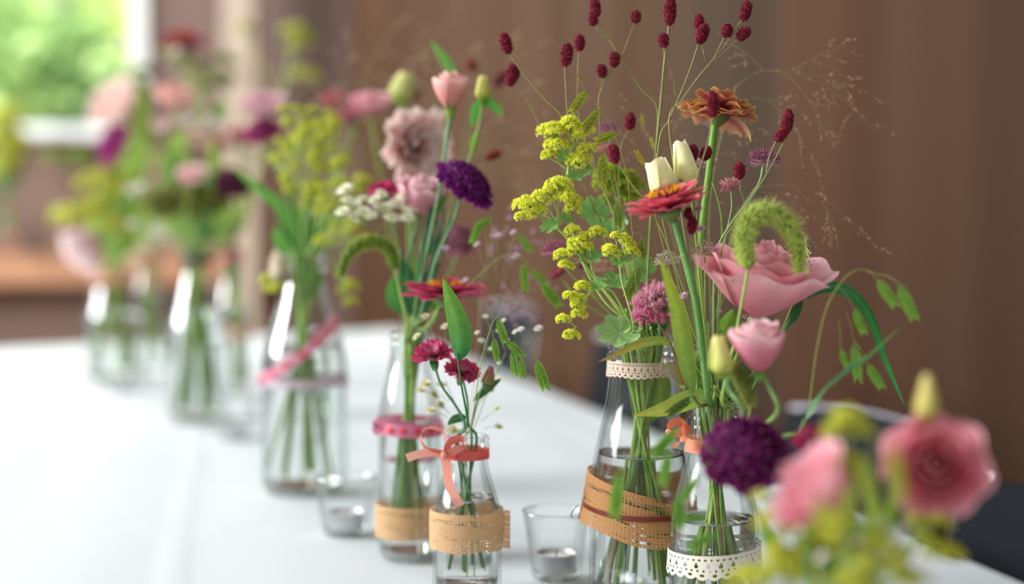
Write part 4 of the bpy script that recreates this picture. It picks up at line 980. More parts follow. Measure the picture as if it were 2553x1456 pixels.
p = Plant('burnet', 'burnet stem with one plump head tilting above the bronze zinnia', 'flower', G, 1.15, [(1742, 108), (1720, 175), (1694, 240), (1668, 300), (1645, 345), (1640, 480), (1690, 700), (1760, 930)], 4.5, ST, GR, gB)
burnet_head(p, 1751, 84, 54, 30, 20); burnet_head(p, 1742, 54, 32, 24, 0, 1.18); p.branch([(1745, 72, 1.18), (1752, 120), (1760, 155)], 2.5, ST); p.done()
p = Plant('burnet', 'burnet sprig reaching up past the bronze zinnia with three heads at its tips', 'flower', G, 1.13, [(1848, 52), (1810, 110), (1768, 160), (1738, 196), (1700, 250), (1668, 300), (1690, 480), (1730, 720), (1770, 940)], 4, C(150, 116, 90), GR, gB)
burnet_head(p, 1859, 28, 50, 27, 14); burnet_head(p, 1812, 76, 31, 26, 8); burnet_head(p, 1854, 84, 38, 26, 50)
p.branch([(1838, 100), (1800, 135), (1762, 170), (1740, 195)], 3, C(150, 116, 90)); p.branch([(1806, 92), (1795, 115), (1780, 145)], 3, ST); p.done()
p = Plant('burnet', 'burnet stem with a long head standing before the bronze zinnia', 'flower', G, 1.08, [(1776, 292), (1766, 350), (1748, 410), (1735, 460), (1728, 600), (1750, 800), (1772, 950)], 3.5, ST, GR, gB)
burnet_head(p, 1777, 259, 68, 28, -3, N_=300); p.done()
p = Plant('burnet', 'burnet stem with a small oval head just above the coral zinnia petals', 'flower', F, 1.22, [(1571, 322), (1560, 338), (1548, 372), (1545, 500), (1590, 740)], 2.5, ST, GR, gB)
burnet_head(p, 1571, 303, 40, 25, 4); p.done()
p = Plant('burnet', 'burnet stem with its head by the coral zinnia, stalk crossing the petals', 'flower', G, 1.09, [(1541, 408), (1565, 445), (1592, 482), (1612, 505), (1660, 600), (1730, 800), (1768, 950)], 3.5, C(140, 150, 80), GR, gB)
burnet_head(p, 1531, 384, 50, 27, -8); p.done()
p = Plant('burnet', 'burnet sprig with two heads side by side next to the taller cream bud', 'flower', G, 1.13, [(1733, 400), (1738, 430), (1736, 470), (1740, 600), (1760, 800), (1775, 950)], 3, ST, GR, gB)
burnet_head(p, 1727, 381, 40, 26, 0); burnet_head(p, 1760, 382, 34, 28, 25); p.branch([(1754, 398), (1748, 425), (1737, 450)], 2.5, ST); p.done()
p = Plant('burnet', 'burnet sprig with a long head and a round one over the pink masterwort dome', 'flower', G, 1.11, [(1957, 350), (1930, 400), (1905, 445), (1870, 500), (1830, 560), (1800, 620), (1790, 800), (1785, 950)], 4, C(150, 158, 96), GR, gB)
burnet_head(p, 1963, 304, 66, 27, 8); burnet_head(p, 1945, 339, 30, 25, 40); p.branch([(1934, 352), (1918, 390), (1910, 430)], 2.5, C(150, 158, 96)); p.done()
p = Plant('burnet', 'burnet stem with one small head between the two masterwort flowers', 'flower', G, 1.10, [(1843, 444), (1846, 475), (1856, 512), (1835, 570), (1800, 700), (1790, 950)], 2.2, C(150, 158, 96), GR, gB)
burnet_head(p, 1844, 425, 40, 25, 0); p.done()
p = Plant('burnet', 'burnet stem with a dark head beside the coral zinnia stalk', 'flower', G, 1.08, [(1722, 584), (1722, 640), (1724, 760), (1760, 950)], 2.2, ST, GR, gB)
burnet_head(p, 1726, 562, 44, 22, 6); burnet_head(p, 1716, 532, 26, 18, 0); p.done()
p = Plant('burnet', 'blurred burnet sprig with reddish heads behind the peach bud', 'flower', D_, 1.62, [(1174, 178), (1172, 260), (1150, 400), (1060, 700), (1030, 780)], 3, ST, GR, gB)
burnet_head(p, 1175, 165, 28, 26, 0, N_=60, c0=C(130, 50, 56), c1=C(150, 70, 66)); burnet_head(p, 1248, 198, 52, 26, 45, N_=60, c0=C(124, 52, 58), c1=C(140, 60, 60)); p.branch([(1232, 215), (1195, 280), (1172, 330)], 2, ST); p.done()
p = Plant('burnet', 'blurred burnet stem with a reddish head touching the dark purple scabious', 'flower', D_, 1.45, [(1214, 396), (1180, 440), (1120, 560), (1040, 760)], 3, ST, GR, gB)
burnet_head(p, 1230, 388, 40, 20, 65, N_=60, c0=C(126, 40, 40), c1=C(140, 50, 46)); burnet_head(p, 1032, 236, 26, 22, 0, 1.6, N_=50, c0=C(126, 40, 40), c1=C(140, 50, 46)); p.branch([(1034, 250, 1.6), (1060, 400), (1090, 620)], 2, ST); p.done()

# ---- lady's mantle in the burlap bottle
ladys_mantle("tall lady's mantle sprig with a broad yellow-green top beside the sea oats", F, 1.19, [(1430, 350), (1417, 420), (1420, 500), (1440, 620), (1500, 740), (1560, 800)],
    [(1378, 330, 34, 1415, 400), (1420, 312, 34, 1418, 380), (1388, 362, 28, 1415, 410), (1450, 330, 28, 1418, 390), (1368, 385, 22, 1412, 420), (1460, 372, 24, 1420, 420), (1442, 400, 30, 1419, 440)], [(1402, 390, 20, (.4, -1, .6)), (1430, 440, 26, (.2, -.8, 1)), (1462, 428, 20, (-.4, -.7, .6))], 9)
ladys_mantle("lady's mantle sprig reaching out farthest with a low frothy yellow head", F, 1.18, [(1388, 540), (1392, 570), (1420, 600), (1480, 690), (1560, 800)],
    [(1312, 508, 30, 1370, 545), (1345, 490, 26, 1385, 550), (1300, 540, 20, 1360, 535), (1335, 530, 24, 1375, 545), (1392, 462, 30, 1395, 560), (1415, 490, 30, 1396, 560), (1372, 478, 22, 1392, 540), (1425, 515, 22, 1400, 560)], [(1372, 565, 28, (-.5, -.8, .8)), (1412, 548, 22, (.5, -.6, .8))], 8)
ladys_mantle("lady's mantle sprig with small tufts stacked halfway up the burlap bottle's bouquet", F, 1.175, [(1470, 620), (1480, 680), (1530, 750), (1575, 810)],
    [(1424, 572, 20, 1455, 640), (1446, 605, 28, 1460, 650), (1400, 635, 22, 1450, 650), (1410, 660, 20, 1455, 650), (1488, 580, 24, 1470, 640), (1430, 622, 20, 1455, 645), (1455, 590, 20, 1465, 640)], [(1478, 530, 44, (.3, -1, .5), 1.19), (1468, 640, 34, (.2, -.7, .9)), (1500, 560, 30, (.6, -.8, .4), 1.2)], 8)
ladys_mantle("lady's mantle sprig arching down with round tufts hanging beside the bottle mouth", F, 1.165, [(1450, 770), (1470, 730), (1500, 715), (1530, 730), (1575, 810)],
    [(1402, 795, 19, 1435, 815), (1422, 836, 22, 1438, 815), (1438, 760, 19, 1455, 765), (1442, 780, 20, 1455, 768), (1420, 740, 20, 1458, 745), (1452, 715, 22, 1480, 725), (1440, 745, 20, 1460, 740)], [(1530, 705, 40, (.2, -.6, 1)), (1492, 712, 26, (-.2, -.7, .8))], 6)
ladys_mantle("lady's mantle sprig with separate round tufts under the coral zinnia", F, 1.15, [(1545, 640), (1550, 700), (1580, 810)],
    [(1522, 625, 24, 1545, 670), (1535, 588, 16, 1546, 640), (1556, 592, 17, 1548, 640), (1578, 625, 20, 1552, 670), (1570, 610, 14, 1550, 650)], [(1543, 650, 26, (0, -.8, .7)), (1600, 670, 40, (.3, -.9, .3), 1.22)], 6)
ladys_mantle("lady's mantle sprig with a loose head behind the coral zinnia's petals", F, 1.24, [(1545, 470), (1552, 600), (1590, 800)],
    [(1520, 430, 34, 1545, 500), (1552, 445, 34, 1548, 500), (1500, 455, 26, 1540, 510), (1580, 460, 28, 1550, 520), (1535, 475, 26, 1546, 530), (1575, 495, 22, 1550, 540), (1506, 500, 22, 1545, 560)], [(1540, 560, 30, (-.4, -.8, .6))], 7, c=(C(196, 208, 66), C(150, 176, 44)))
p = Plant('ladys_mantle', "lady's mantle with one wide pleated pale leaf resting on the burlap bottle's rim", 'flower', F, 1.165, [(1545, 838), (1570, 850)], 5, GR, GR, "lady's mantle sprigs in the burlap bottle")
lobed_leaf(p, at(1545, 832, 1.165), M(62, 1.165), unit([-.15, -.75, .9]), C(128, 166, 96), C(176, 204, 140)); p.done()

# ---- coral zinnia, bronze zinnia
p = Plant('zinnia', 'sharp coral-red zinnia with a yellow-ringed centre under the cream buds', 'flower', G, 1.075, [(1683, 552), (1696, 600), (1722, 690), (1742, 800), (1762, 960)], 19, C(92, 138, 72), C(96, 136, 60), None, sides=10, taper=.95)
p.stem_mb.v  # thick hollow stalk
nz = unit([.10, -.28, 1]); nz = unit([-.30, -.12, 1])
cr = [C(214, 74, 82), C(222, 92, 92), C(206, 70, 84), C(196, 60, 78)]
zinnia(p, at(1668, 522, 1.075), nz, M(112, 1.075), [(15, 1.0, .10, .10, C(170, 44, 84), C(226, 92, 112), .0), (14, .97, .36, -.05, C(164, 36, 78), C(220, 78, 100), .05), (9, .72, .62, -.25, C(156, 30, 72), C(218, 84, 104), .10)], None, dc=(C(150, 20, 70), C(250, 196, 40)), tipc=C(236, 124, 136), wide=.34, dz=.20)
p.done()
p = Plant('zinnia', 'bronze and salmon ruffled zinnia high above the cream buds', 'flower', G, 1.17, [(1785, 292), (1778, 340), (1768, 430), (1756, 520), (1745, 640), (1750, 800), (1770, 950)], 17, C(104, 160, 56), GR, None, sides=10, taper=1.1)
bz = [C(206, 120, 84), C(214, 150, 84), C(190, 96, 84), C(176, 70, 66)]
zinnia(p, at(1790, 285, 1.17), unit([.17, .02, 1]), M(106, 1.17), [(12, 1.02, .04, -.15, C(196, 76, 84), C(226, 150, 134), .0), (11, .97, .22, -.35, C(170, 50, 60), C(206, 104, 104), .06), (10, .85, .42, -.6, C(140, 36, 46), C(190, 76, 84), .11), (7, .66, .7, -1.0, C(130, 30, 44), C(206, 96, 96), .16), (5, .45, .95, -1.2, C(140, 40, 50), C(200, 110, 96), .2)], None, disc=False, wide=.62, tipc=C(206, 166, 92), chaos=1)
p.done()
p = Plant('zinnia', 'crimson-pink zinnia with an orange centre above the carnations', 'flower', D_, 1.29, [(1105, 752), (1085, 790), (1060, 820, 1.33)], 14, GR2, GR, None, sides=8)
zinnia(p, at(1110, 738, 1.29), unit([.03, -.04, 1]), M(116, 1.29), [(16, 1.0, .02, .12, C(160, 36, 84), C(224, 92, 128), .0), (14, .92, .22, .0, C(160, 36, 84), C(214, 80, 116), .05), (9, .6, .4, -.1, C(150, 34, 80), C(206, 76, 112), .09)], None, dc=(C(150, 50, 60), C(240, 170, 40)), split=False, dz=.06)
p.done()

# ---- cream buds, pink lisianthus
gC = None
p = Plant('lisianthus', 'taller of the two cream lisianthus buds, rising behind the coral zinnia', 'flower', G, 1.125, [(1722, 468), (1735, 600), (1755, 800), (1775, 950)], 6, GR, GR)
bud(p, at(1722, 466, 1.125), unit([-.26, 0, 1]), M(33, 1.125), M(114, 1.125), C(246, 240, 160), C(254, 250, 206), 3, 1.0, open_=.0, cs=.3, tip=.5); p.done()
p = Plant('lisianthus', 'shorter cream lisianthus bud with a torn tip, beside the taller one', 'flower', G, 1.115, [(1664, 478), (1690, 600), (1740, 800), (1770, 950)], 6, GR, GR)
bud(p, at(1662, 482, 1.115), unit([-.38, 0, 1]), M(38, 1.115), M(86, 1.115), C(246, 240, 170), C(254, 250, 210), 3, .8, open_=.10, cs=.3, tip=.62); p.done()
R1 = (C(236, 128, 146), C(242, 178, 186), C(248, 196, 202))
p = Plant('lisianthus', 'large open pink lisianthus bloom, sharp, under the bristly green head', 'flower', G, 1.105, [(1868, 792), (1850, 850), (1815, 950), (1800, 990)], 11, GR, GR2, sides=8)
rose(p, at(1884, 792, 1.105), unit([.10, -.22, 1]), M(122, 1.105), M(182, 1.105), R1[0], R1[1], R1[2], 5, (4, 4, 4, 4, 3), flare=.42, ruf=.05, core=.22, calsize=.18, res=18); p.done()
p = Plant('lisianthus', 'half-open pink lisianthus bud with a white tip, below the large open bloom', 'flower', G, .99, [(1898, 928), (1918, 965), (1940, 1020), (1900, 1060, 1.05), (1830, 1070, 1.1)], 13, C(110, 150, 96), GR, sides=8, inside=False)
rose(p, at(1893, 930, .99), unit([-.08, -.15, 1]), M(62, .99), M(132, .99), C(226, 112, 134), C(236, 158, 172), C(250, 226, 226), 4, (3, 3, 3, 3), flare=.14, ruf=.05, core=.3, calsize=.3, res=12, hw=1.3); p.done()
p = Plant('lisianthus', 'pale yellow-green closed bud beside the half-open pink one', 'flower', G, .985, [(1806, 932), (1820, 975), (1850, 1020), (1840, 1070, 1.06)], 11, C(110, 156, 110), GR, sides=8, inside=False)
bud(p, at(1804, 936, .985), unit([-.16, 0, 1]), M(35, .985), M(98, .985), C(196, 204, 90), C(236, 228, 150), 3, .7, open_=0, cs=.35, tip=.38); p.done()

# ---- foreground bouquet (closest to the camera)
p = Plant('lisianthus', 'big blurred pink lisianthus closest to the camera, beside the dark chair', 'flower', H_, .755, [(2300, 1300), (2270, 1380), (2200, 1470), (2120, 1520)], 16, GR, GR, sides=8)
rose(p, at(2322, 1172, .785), unit([-.18, -.95, .30]), M(112, .755), M(140, .755), C(228, 96, 118), C(246, 168, 182), C(250, 200, 206), 5, (5, 5, 4, 4, 3), flare=.14, ruf=.05, core=.18, calsize=.2, res=14, curlin=.2); p.done()
p = Plant('lisianthus', 'blurred pink lisianthus seen from its side, hanging open toward the scabious', 'flower', H_, .755, [(2105, 1290), (2110, 1380), (2095, 1470), (2090, 1530)], 15, GR, GR, sides=8)
rose(p, at(2125, 1282, .755), unit([-.92, -.10, .62]), M(92, .755), M(200, .755), C(232, 112, 136), C(246, 182, 194), C(250, 200, 208), 4, (5, 4, 3, 3), flare=.35, ruf=.06, core=.3, calsize=.2, res=14); p.done()
p = Plant('lisianthus', 'blurred pale yellow pointed bud rising beside the closest pink bloom', 'flower', H_, .775, [(2312, 1048), (2300, 1150, .81), (2240, 1350, .81), (2130, 1480)], 9, GR, GR)
bud(p, at(2310, 1048, .775), unit([.0, 0, 1]), M(34, .775), M(112, .775), C(204, 190, 96), C(236, 222, 140), 3, .9, cs=.25, tip=.25); p.done()
p = Plant('scabious', 'deep purple scabious at the shoulder of the lace-banded bottle', 'flower', H_, .93, [(1850, 1170), (1880, 1260), (1960, 1380), (2040, 1460, .88)], 10, GR, GR, sides=8)
scabious(p, at(1856, 1130, .93), unit([-.10, -.72, .72]), M(116, .93), C(60, 8, 44), C(124, 22, 100), seeds=(150, 96, 110), N_=110, seedn=36, flat=.55); p.done()
p = Plant('scabious', 'smaller magenta scabious half hidden behind the side-on pink bloom', 'flower', H_, .90, [(2035, 1110), (2040, 1250), (2060, 1400), (2075, 1480)], 9, GR, GR)
scabious(p, at(2035, 1100, .90), unit([.1, -.3, 1]), M(60, .90), C(110, 12, 50), C(170, 24, 84), N_=50, seedn=20); p.done()
yl = (C(236, 236, 84), C(206, 208, 60))
gH = "lady's mantle sprigs in the foreground jar"
ladys_mantle("blurred lady's mantle tuft standing between the two foreground pink blooms", H_, .75, [(2112, 1090), (2120, 1200), (2110, 1350), (2095, 1440)], [(2112, 1048, 40, 2115, 1110), (2090, 1072, 30, 2112, 1110), (2136, 1070, 30, 2118, 1110), (2075, 1180, 30, 2112, 1230), (2150, 1200, 26, 2118, 1250), (2110, 1150, 32, 2114, 1190)], (), 9, gH, yl, False)
ladys_mantle("blurred lady's mantle spray drooping below the closest pink bloom over the cloth edge", H_, .785, [(2290, 1310), (2250, 1380), (2180, 1440)], [(2340, 1300, 26, 2300, 1320), (2290, 1298, 24, 2285, 1320), (2350, 1370, 34, 2290, 1350), (2315, 1345, 24, 2290, 1335), (2375, 1385, 24, 2320, 1365)], (), 7, gH, yl, False)
ladys_mantle("blurred lady's mantle spray low in the jar under the side-on pink bloom", H_, .79, [(1990, 1330), (2020, 1400), (2060, 1450)], [(1930, 1290, 34, 1985, 1350), (1965, 1320, 26, 1990, 1360), (1985, 1390, 36, 2010, 1420), (1940, 1370, 26, 1990, 1400), (1900, 1240, 20, 1960, 1330), (2080, 1345, 44, 2060, 1430), (2120, 1370, 34, 2080, 1430)], (), 8, gH, yl, False)
ladys_mantle("blurred lady's mantle tufts at the bottom edge before the jar", H_, .73, [(2200, 1400), (2160, 1450)], [(2130, 1450, 40, 2140, 1460), (2080, 1300, 34, 2140, 1440), (1930, 1420, 36, 2050, 1455), (2240, 1380, 26, 2190, 1440), (2200, 1360, 30, 2195, 1420), (2230, 1420, 34, 2190, 1450), (2160, 1410, 30, 2165, 1450), (2270, 1440, 26, 2200, 1455), (1870, 1440, 40, 1990, 1450, .8), (1990, 1440, 26, 2030, 1460, .8)], (), 8, gH, yl, False)
gypsophila('blurred white filler sprig below the closest pink bloom', H_, .755, [(2190, 1330), (2160, 1420), (2120, 1480)], [(2190, 1300, 2170, 1360, 1.2), (2235, 1330, 2180, 1380, 1.2), (2150, 1300, 2160, 1360, 1), (2210, 1370, 2170, 1400, 1), (2140, 1350, 2150, 1400, .9), (2260, 1310, 2200, 1380, .8), (2180, 1400, 2160, 1430, 1)], 5, 22, N_=6)
gypsophila('blurred white filler sprig at the bottom edge, in the middle of the foreground jar', H_, .75, [(2080, 1430), (2070, 1480)], [(1990, 1330, 2050, 1440, .8), (2050, 1390, 2070, 1440, .9), (2110, 1420, 2080, 1450, .9), (2300, 1400, 2150, 1455, .9), (2320, 1445, 2150, 1465, 1), (2240, 1450, 2120, 1470, 1)], 5, 24, N_=6)
so = (C(140, 184, 66), C(96, 150, 56), C(120, 166, 60))
gS = 'sea oats grass stems'
sea_oats('blurred sea oats stem with green spikelets hanging before the burlap wrap', H_, .92, [(1700, 1085), (1770, 1120), (1850, 1220), (1950, 1380), (2040, 1460, .81)], [(1545, 1165, 1530, 1300, 36, 1600, 1120, .94), (1690, 1065, 1625, 1140, 44, 1720, 1090, .93), (1670, 1120, 1650, 1215, 34, 1715, 1095, .93), (1690, 1230, 1692, 1320, 38, 1730, 1150, .93), (1762, 1290, 1700, 1290, 26, 1790, 1250, .92), (1790, 1325, 1715, 1368, 34, 1820, 1300, .92), (1745, 1180, 1700, 1250, 26, 1770, 1150, .92)], 4, so)
sea_oats('closest sea oats stem, its blurred spikelets hanging before the two foreground pink blooms', H_, .70, [(2190, 1060), (2170, 1200), (2140, 1400), (2110, 1470)], [(2220, 1090, 2245, 1270, 34, 2190, 1070), (2150, 1130, 2165, 1260, 34, 2180, 1100), (2185, 1230, 2180, 1350, 34, 2170, 1200), (2120, 1200, 2100, 1310, 30, 2165, 1180), (2050, 1230, 2030, 1330, 28, 2160, 1210)], 4, (C(196, 206, 80), C(150, 176, 60), C(160, 160, 60)), inside=True)
sea_oats('sea oats stem arching over the brown wall with pale green blurred spikelets', G, 1.02, [(2180, 680), (2140, 672), (2100, 700), (2060, 770), (2035, 880), (2010, 1040), (1960, 1090, .98), (1850, 1080, 1.05)], [(2185, 695, 2235, 765, 34, 2160, 675, 1.0), (2238, 705, 2282, 800, 36, 2185, 682, 1.0), (2128, 768, 2155, 832, 36, 2090, 715, 1.02), (2095, 870, 2112, 912, 34, 2090, 800, 1.02), (2128, 850, 2140, 955, 26, 2110, 780, 1.02), (2160, 905, 2200, 968, 32, 2130, 850, 1.02)], 2.6, (C(150, 190, 70), C(110, 160, 70), C(130, 170, 66)), inside=False)
for (lab, pts, w, c0, c1, tw, pr) in (
    ('dark green grass blade arching from behind the pink bloom down over the brown wall', [(1940, 845), (1968, 800), (2002, 738), (2070, 712), (2130, 735), (2176, 800), (2210, 900), (2256, 1012)], 40, C(50, 110, 66), C(60, 140, 60), .5, 'grass'),
    ('blurred bluish green grass blade pointing up beside the dark arching one', [(2008, 1046), (2040, 985), (2100, 925), (2170, 880), (2244, 815)], 40, C(110, 158, 116), C(84, 150, 60), .3, 'lance')):
    p = Plant('grass_blade', lab, 'leaf', G, 1.09 if 'dark' in lab[:5] else .98, [(1905, 900), (1860, 1000)] if 'dark' in lab[:5] else [(1990, 1080), (1900, 1090, 1.04)], 6, GR2, GR, 'long grass blades in the bouquets', inside='dark' in lab[:5])
    p.branch([pts[0], (1905, 900) if 'dark' in lab[:5] else (1990, 1080)], 7, GR2); p.leaf(pts, w, c0, c1, .3, (.5, -.4, .8), tw, pr, 'blade'); p.done()
p = Plant('grass_blade', 'broad dark green leaf half hidden inside the lace-banded bottle, beside the stems', 'leaf', G, 1.13, [(1790, 880), (1800, 960)], 6, DG, DG, 'long grass blades in the bouquets'); p.leaf([(1800, 1010), (1812, 950), (1815, 880), (1800, 800)], 60, C(30, 90, 50), C(50, 120, 50), .3, (1, 0, 0)); p.leaf([(1835, 1010), (1860, 960), (1850, 900)], 60, C(26, 80, 50), C(40, 100, 50), .3, (1, .2, 0)); p.done()

# ---- sea oats (sharp) in the burlap bottle
oc = (C(196, 200, 60), C(104, 132, 36), C(140, 84, 50))
sea_oats('sea oats stem with two bright chevron spikelets over the yellow-green sprays', F, 1.175, [(1436, 185), (1460, 225), (1490, 262), (1530, 330), (1560, 420), (1572, 520), (1590, 780)], [(1466, 222, 1422, 284, 32, 1478, 245), (1496, 270, 1450, 330, 38, 1500, 272), (1438, 182, 1452, 206, 10, 1470, 235)], 2.6, oc, sc=C(140, 96, 66))
sea_oats('sea oats stem with one wide spikelet hanging point down before the sprays', F, 1.16, [(1500, 376), (1512, 372), (1530, 420), (1560, 600), (1590, 800)], [(1503, 378, 1502, 466, 38, 1510, 373), (1542, 330, 1482, 352, 34, 1545, 332)], 2.2, oc, sc=C(140, 110, 66))
sea_oats('sea oats stem with a duller spikelet hanging below the coral zinnia', F, 1.15, [(1540, 500), (1552, 490), (1575, 560), (1596, 800)], [(1538, 500, 1542, 570, 30, 1550, 490), (1600, 660, 1560, 745, 30, 1588, 640), (1598, 588, 1602, 650, 22, 1583, 580)], 2.2, (C(150, 176, 74), C(106, 136, 50), C(140, 110, 60)))
sea_oats('short sea oats shoots with upright pointed buds beside the cream buds', G, 1.14, [(1600, 400), (1612, 425), (1620, 470), (1650, 600), (1740, 930)], [(1606, 412, 1584, 374, 16, 1612, 430), (1630, 375, 1622, 340, 9, 1636, 400), (1604, 330, 1600, 280, 5, 1625, 350)], 3, (C(196, 196, 70), C(170, 160, 60), C(180, 120, 60)), sc=C(150, 130, 70))
sea_oats('dark drooping sea oats head standing at the mouth of the lace-banded bottle', G, 1.10, [(1718, 900), (1722, 960)], [(1728, 908, 1714, 985, 34, 1722, 905), (1742, 880, 1752, 960, 26, 1730, 900), (1735, 985, 1660, 1035, 30, 1740, 970)], 3, (C(120, 150, 60), C(50, 96, 40), C(130, 130, 70)))
# ---- milkweed with its leaves
p = Plant('milkweed', 'dusty pink milkweed cluster with long pointed leaves over the burlap bottle', 'flower', G, 1.10, [(1640, 800), (1668, 850), (1690, 905), (1715, 965), (1745, 1010)], 6.5, C(130, 84, 66), C(110, 100, 60), sides=8)
milkweed(p, at(1640, 768, 1.10), M(61, 1.10), C(204, 70, 124), C(232, 168, 186), 150)
p.leaf([(1678, 860), (1640, 852), (1590, 862), (1545, 882), (1490, 903)], 34, C(150, 176, 60), C(150, 120, 60), .25, (.1, -.7, .8))
p.leaf([(1770, 985), (1720, 1000), (1660, 1022), (1580, 1036)], 64, C(150, 190, 90), C(186, 184, 70), .2, (.1, -.5, .9), 0, 'ovate')
p.leaf([(1728, 985, 1.09), (1708, 880, 1.07), (1688, 770, 1.06), (1645, 642, 1.05)], 46, C(120, 156, 66), C(176, 196, 60), .25, (1, -.3, .2), .2)
p.leaf([(1682, 905), (1700, 960), (1716, 985)], 18, C(160, 140, 70), C(140, 100, 60), .2)
p.leaf([(1800, 860, 1.12), (1812, 810, 1.12), (1828, 770, 1.12)], 42, C(150, 190, 60), C(130, 180, 60), .3, (1, -.2, .3)); p.done()
# ---- foxtails
foxtail('bristly green foxtail head hooked over the large pink bloom', G, 1.045, [(1866, 665), (1858, 625), (1856, 580), (1880, 538), (1925, 530), (1965, 560), (1988, 610), (1994, 676)], 64, [(1866, 665), (1856, 720), (1843, 790), (1830, 860), (1800, 1000)], 9, C(146, 168, 48), C(208, 220, 120), 2400)
foxtail('blurred foxtail head curving out beside the white flowers, between bottles', D_, 1.33, [(985, 668), (975, 630), (950, 606), (910, 604), (870, 632), (846, 688)], 42, [(985, 668), (1000, 740), (1015, 800)], 8, C(104, 132, 34), C(158, 178, 74), 1100)
foxtail('short dark foxtail head beside the yellow-green closed bud', G, 1.0, [(1822, 905), (1850, 950), (1872, 1008)], 52, [(1872, 1008), (1860, 1050, 1.04), (1820, 1070, 1.1)], 7, C(104, 116, 36), C(150, 156, 70), 700)

# ---- masterworts
mp, mw = C(190, 120, 150), C(226, 190, 200)
gM = 'masterwort flowers'
masterwort('dusty pink masterwort dome on a tall curved stem above the foxtail head', G, 1.13, [(1903, 412), (1893, 455), (1860, 508), (1815, 570), (1785, 640), (1780, 800), (1785, 950)], (1905, 408), unit([.02, .1, 1]), 45, C(170, 96, 130), C(222, 176, 196), 8, sc=C(160, 190, 130), N_=110, nb=18, bel=-.02, pinl=.85)
masterwort('pale pink masterwort seen from its side, between two burnet heads', G, 1.16, [(1823, 478), (1824, 520), (1812, 580), (1795, 700), (1788, 950)], (1822, 474), unit([-.1, .3, 1]), 40, C(220, 130, 150), C(232, 182, 180), 5, sc=C(150, 176, 110), bel=.75, pinl=.6)
masterwort('pink masterwort behind the edge of the coral zinnia and its burnet heads', G, 1.18, [(1762, 420), (1785, 480), (1800, 560), (1795, 700), (1788, 950)], (1760, 415), unit([.2, .1, 1]), 38, C(220, 160, 170), C(232, 196, 190), 5, bel=.6)
masterwort('dusty pink masterwort peeping out beside the low yellow-green sprays', F, 1.24, [(1385, 640), (1420, 680), (1500, 760), (1570, 830)], (1383, 632), unit([-.15, .1, 1]), 38, C(190, 110, 140), C(222, 150, 176), 4, bel=.05, pinl=.85, N_=90)
masterwort('small mauve masterwort above the wide hanging sea oats spikelet', F, 1.25, [(1517, 330), (1530, 420), (1560, 600), (1590, 780)], (1516, 330), unit([0, .1, 1]), 32, C(176, 110, 140), C(206, 150, 170), 4, bel=0, pinl=.85, N_=80)
masterwort('pale pink masterwort right under the small mauve one', F, 1.25, [(1515, 392), (1530, 460), (1560, 620), (1592, 780)], (1513, 380), unit([0, .2, 1]), 30, C(210, 120, 140), C(230, 170, 176), 4, bel=.5)
masterwort('sharp white masterwort under the coral zinnia', G, 1.10, [(1665, 660), (1680, 740), (1730, 900), (1765, 960)], (1663, 656), unit([-.1, -.15, 1]), 36, C(206, 196, 170), C(240, 236, 214), 4, N_=80, bel=.05, pinl=.8)
masterwort('white masterwort with brownish pins touching the large pink bloom', G, 1.11, [(1757, 640), (1758, 740), (1765, 900), (1775, 960)], (1757, 636), unit([.1, -.1, 1]), 34, C(176, 150, 128), C(236, 230, 206), 4, N_=90, bel=.2, pinl=.95)
masterwort('cream masterwort tucked behind the hooked foxtail and the pink bloom', G, 1.16, [(2008, 640), (1990, 720), (1930, 860), (1850, 960)], (2008, 622), unit([.8, -.2, .2]), 38, C(190, 160, 140), C(240, 228, 196), 4, N_=60)
masterwort('small brownish masterwort just above the outer edge of the pink bloom', G, 1.13, [(2030, 690), (2000, 740), (1930, 860), (1850, 960)], (2022, 678), unit([.6, -.1, .8]), 28, C(170, 136, 112), C(236, 224, 196), 4, N_=70, pinl=1.0)
masterwort('reddish pink masterwort low behind the yellow-green sprays', F, 1.27, [(1405, 700), (1450, 750), (1570, 830)], (1395, 690), unit([-.5, .1, .8]), 34, C(160, 60, 80), C(196, 90, 110), 5, bel=.5)
masterwort('pale salmon masterwort low in the middle of the burlap bottle bouquet', F, 1.25, [(1505, 690), (1530, 760), (1580, 830)], (1500, 678), unit([0, .1, 1]), 36, C(226, 176, 160), C(230, 170, 160), 5, bel=.2, pinl=.8)
masterwort('dark red small masterwort between the two low pink ones', F, 1.29, [(1455, 690), (1500, 760), (1580, 830)], (1458, 672), unit([0, 0, 1]), 26, C(110, 40, 60), C(130, 60, 76), 4, bel=.5)
gypsophila('fine branching filler sprig with tiny green buds crossing the large pink bloom', G, 1.06, [(1758, 700), (1757, 800), (1765, 950)], [(1800, 655, 1770, 760, .6, 1.06), (1812, 700, 1785, 790, .6, 1.06), (1845, 685, 1815, 740, .6, 1.06), (1768, 640, 1758, 690, .6, 1.06), (1826, 702, 1790, 780, .7, 1.06), (1786, 860, 1768, 880, .6, 1.06), (1793, 776, 1768, 820, 1, 1.06), (1700, 640, 1752, 720, 1, 1.06)], 2, 9, C(130, 150, 84), C(190, 190, 140), name='filler_sprig', group='fine filler sprigs with tiny buds')
gypsophila('filler sprig with small lilac heads beside the coral zinnia stalk', G, 1.09, [(1748, 590), (1750, 700), (1768, 930)], [(1746, 572, 1750, 620, 2.0, 1.09), (1740, 522, 1745, 580, 1.7, 1.09), (1798, 508, 1772, 540, .9, 1.09), (1697, 452, 1720, 540, 1.2, 1.12), (1705, 738, 1740, 800, 1.6, 1.08), (1728, 868, 1745, 900, 1.8, 1.08), (1862, 790, 1790, 860, 1.8, 1.12)], 2.4, 9, C(140, 160, 90), C(212, 168, 192), N_=10, name='filler_sprig', group='fine filler sprigs with tiny buds')
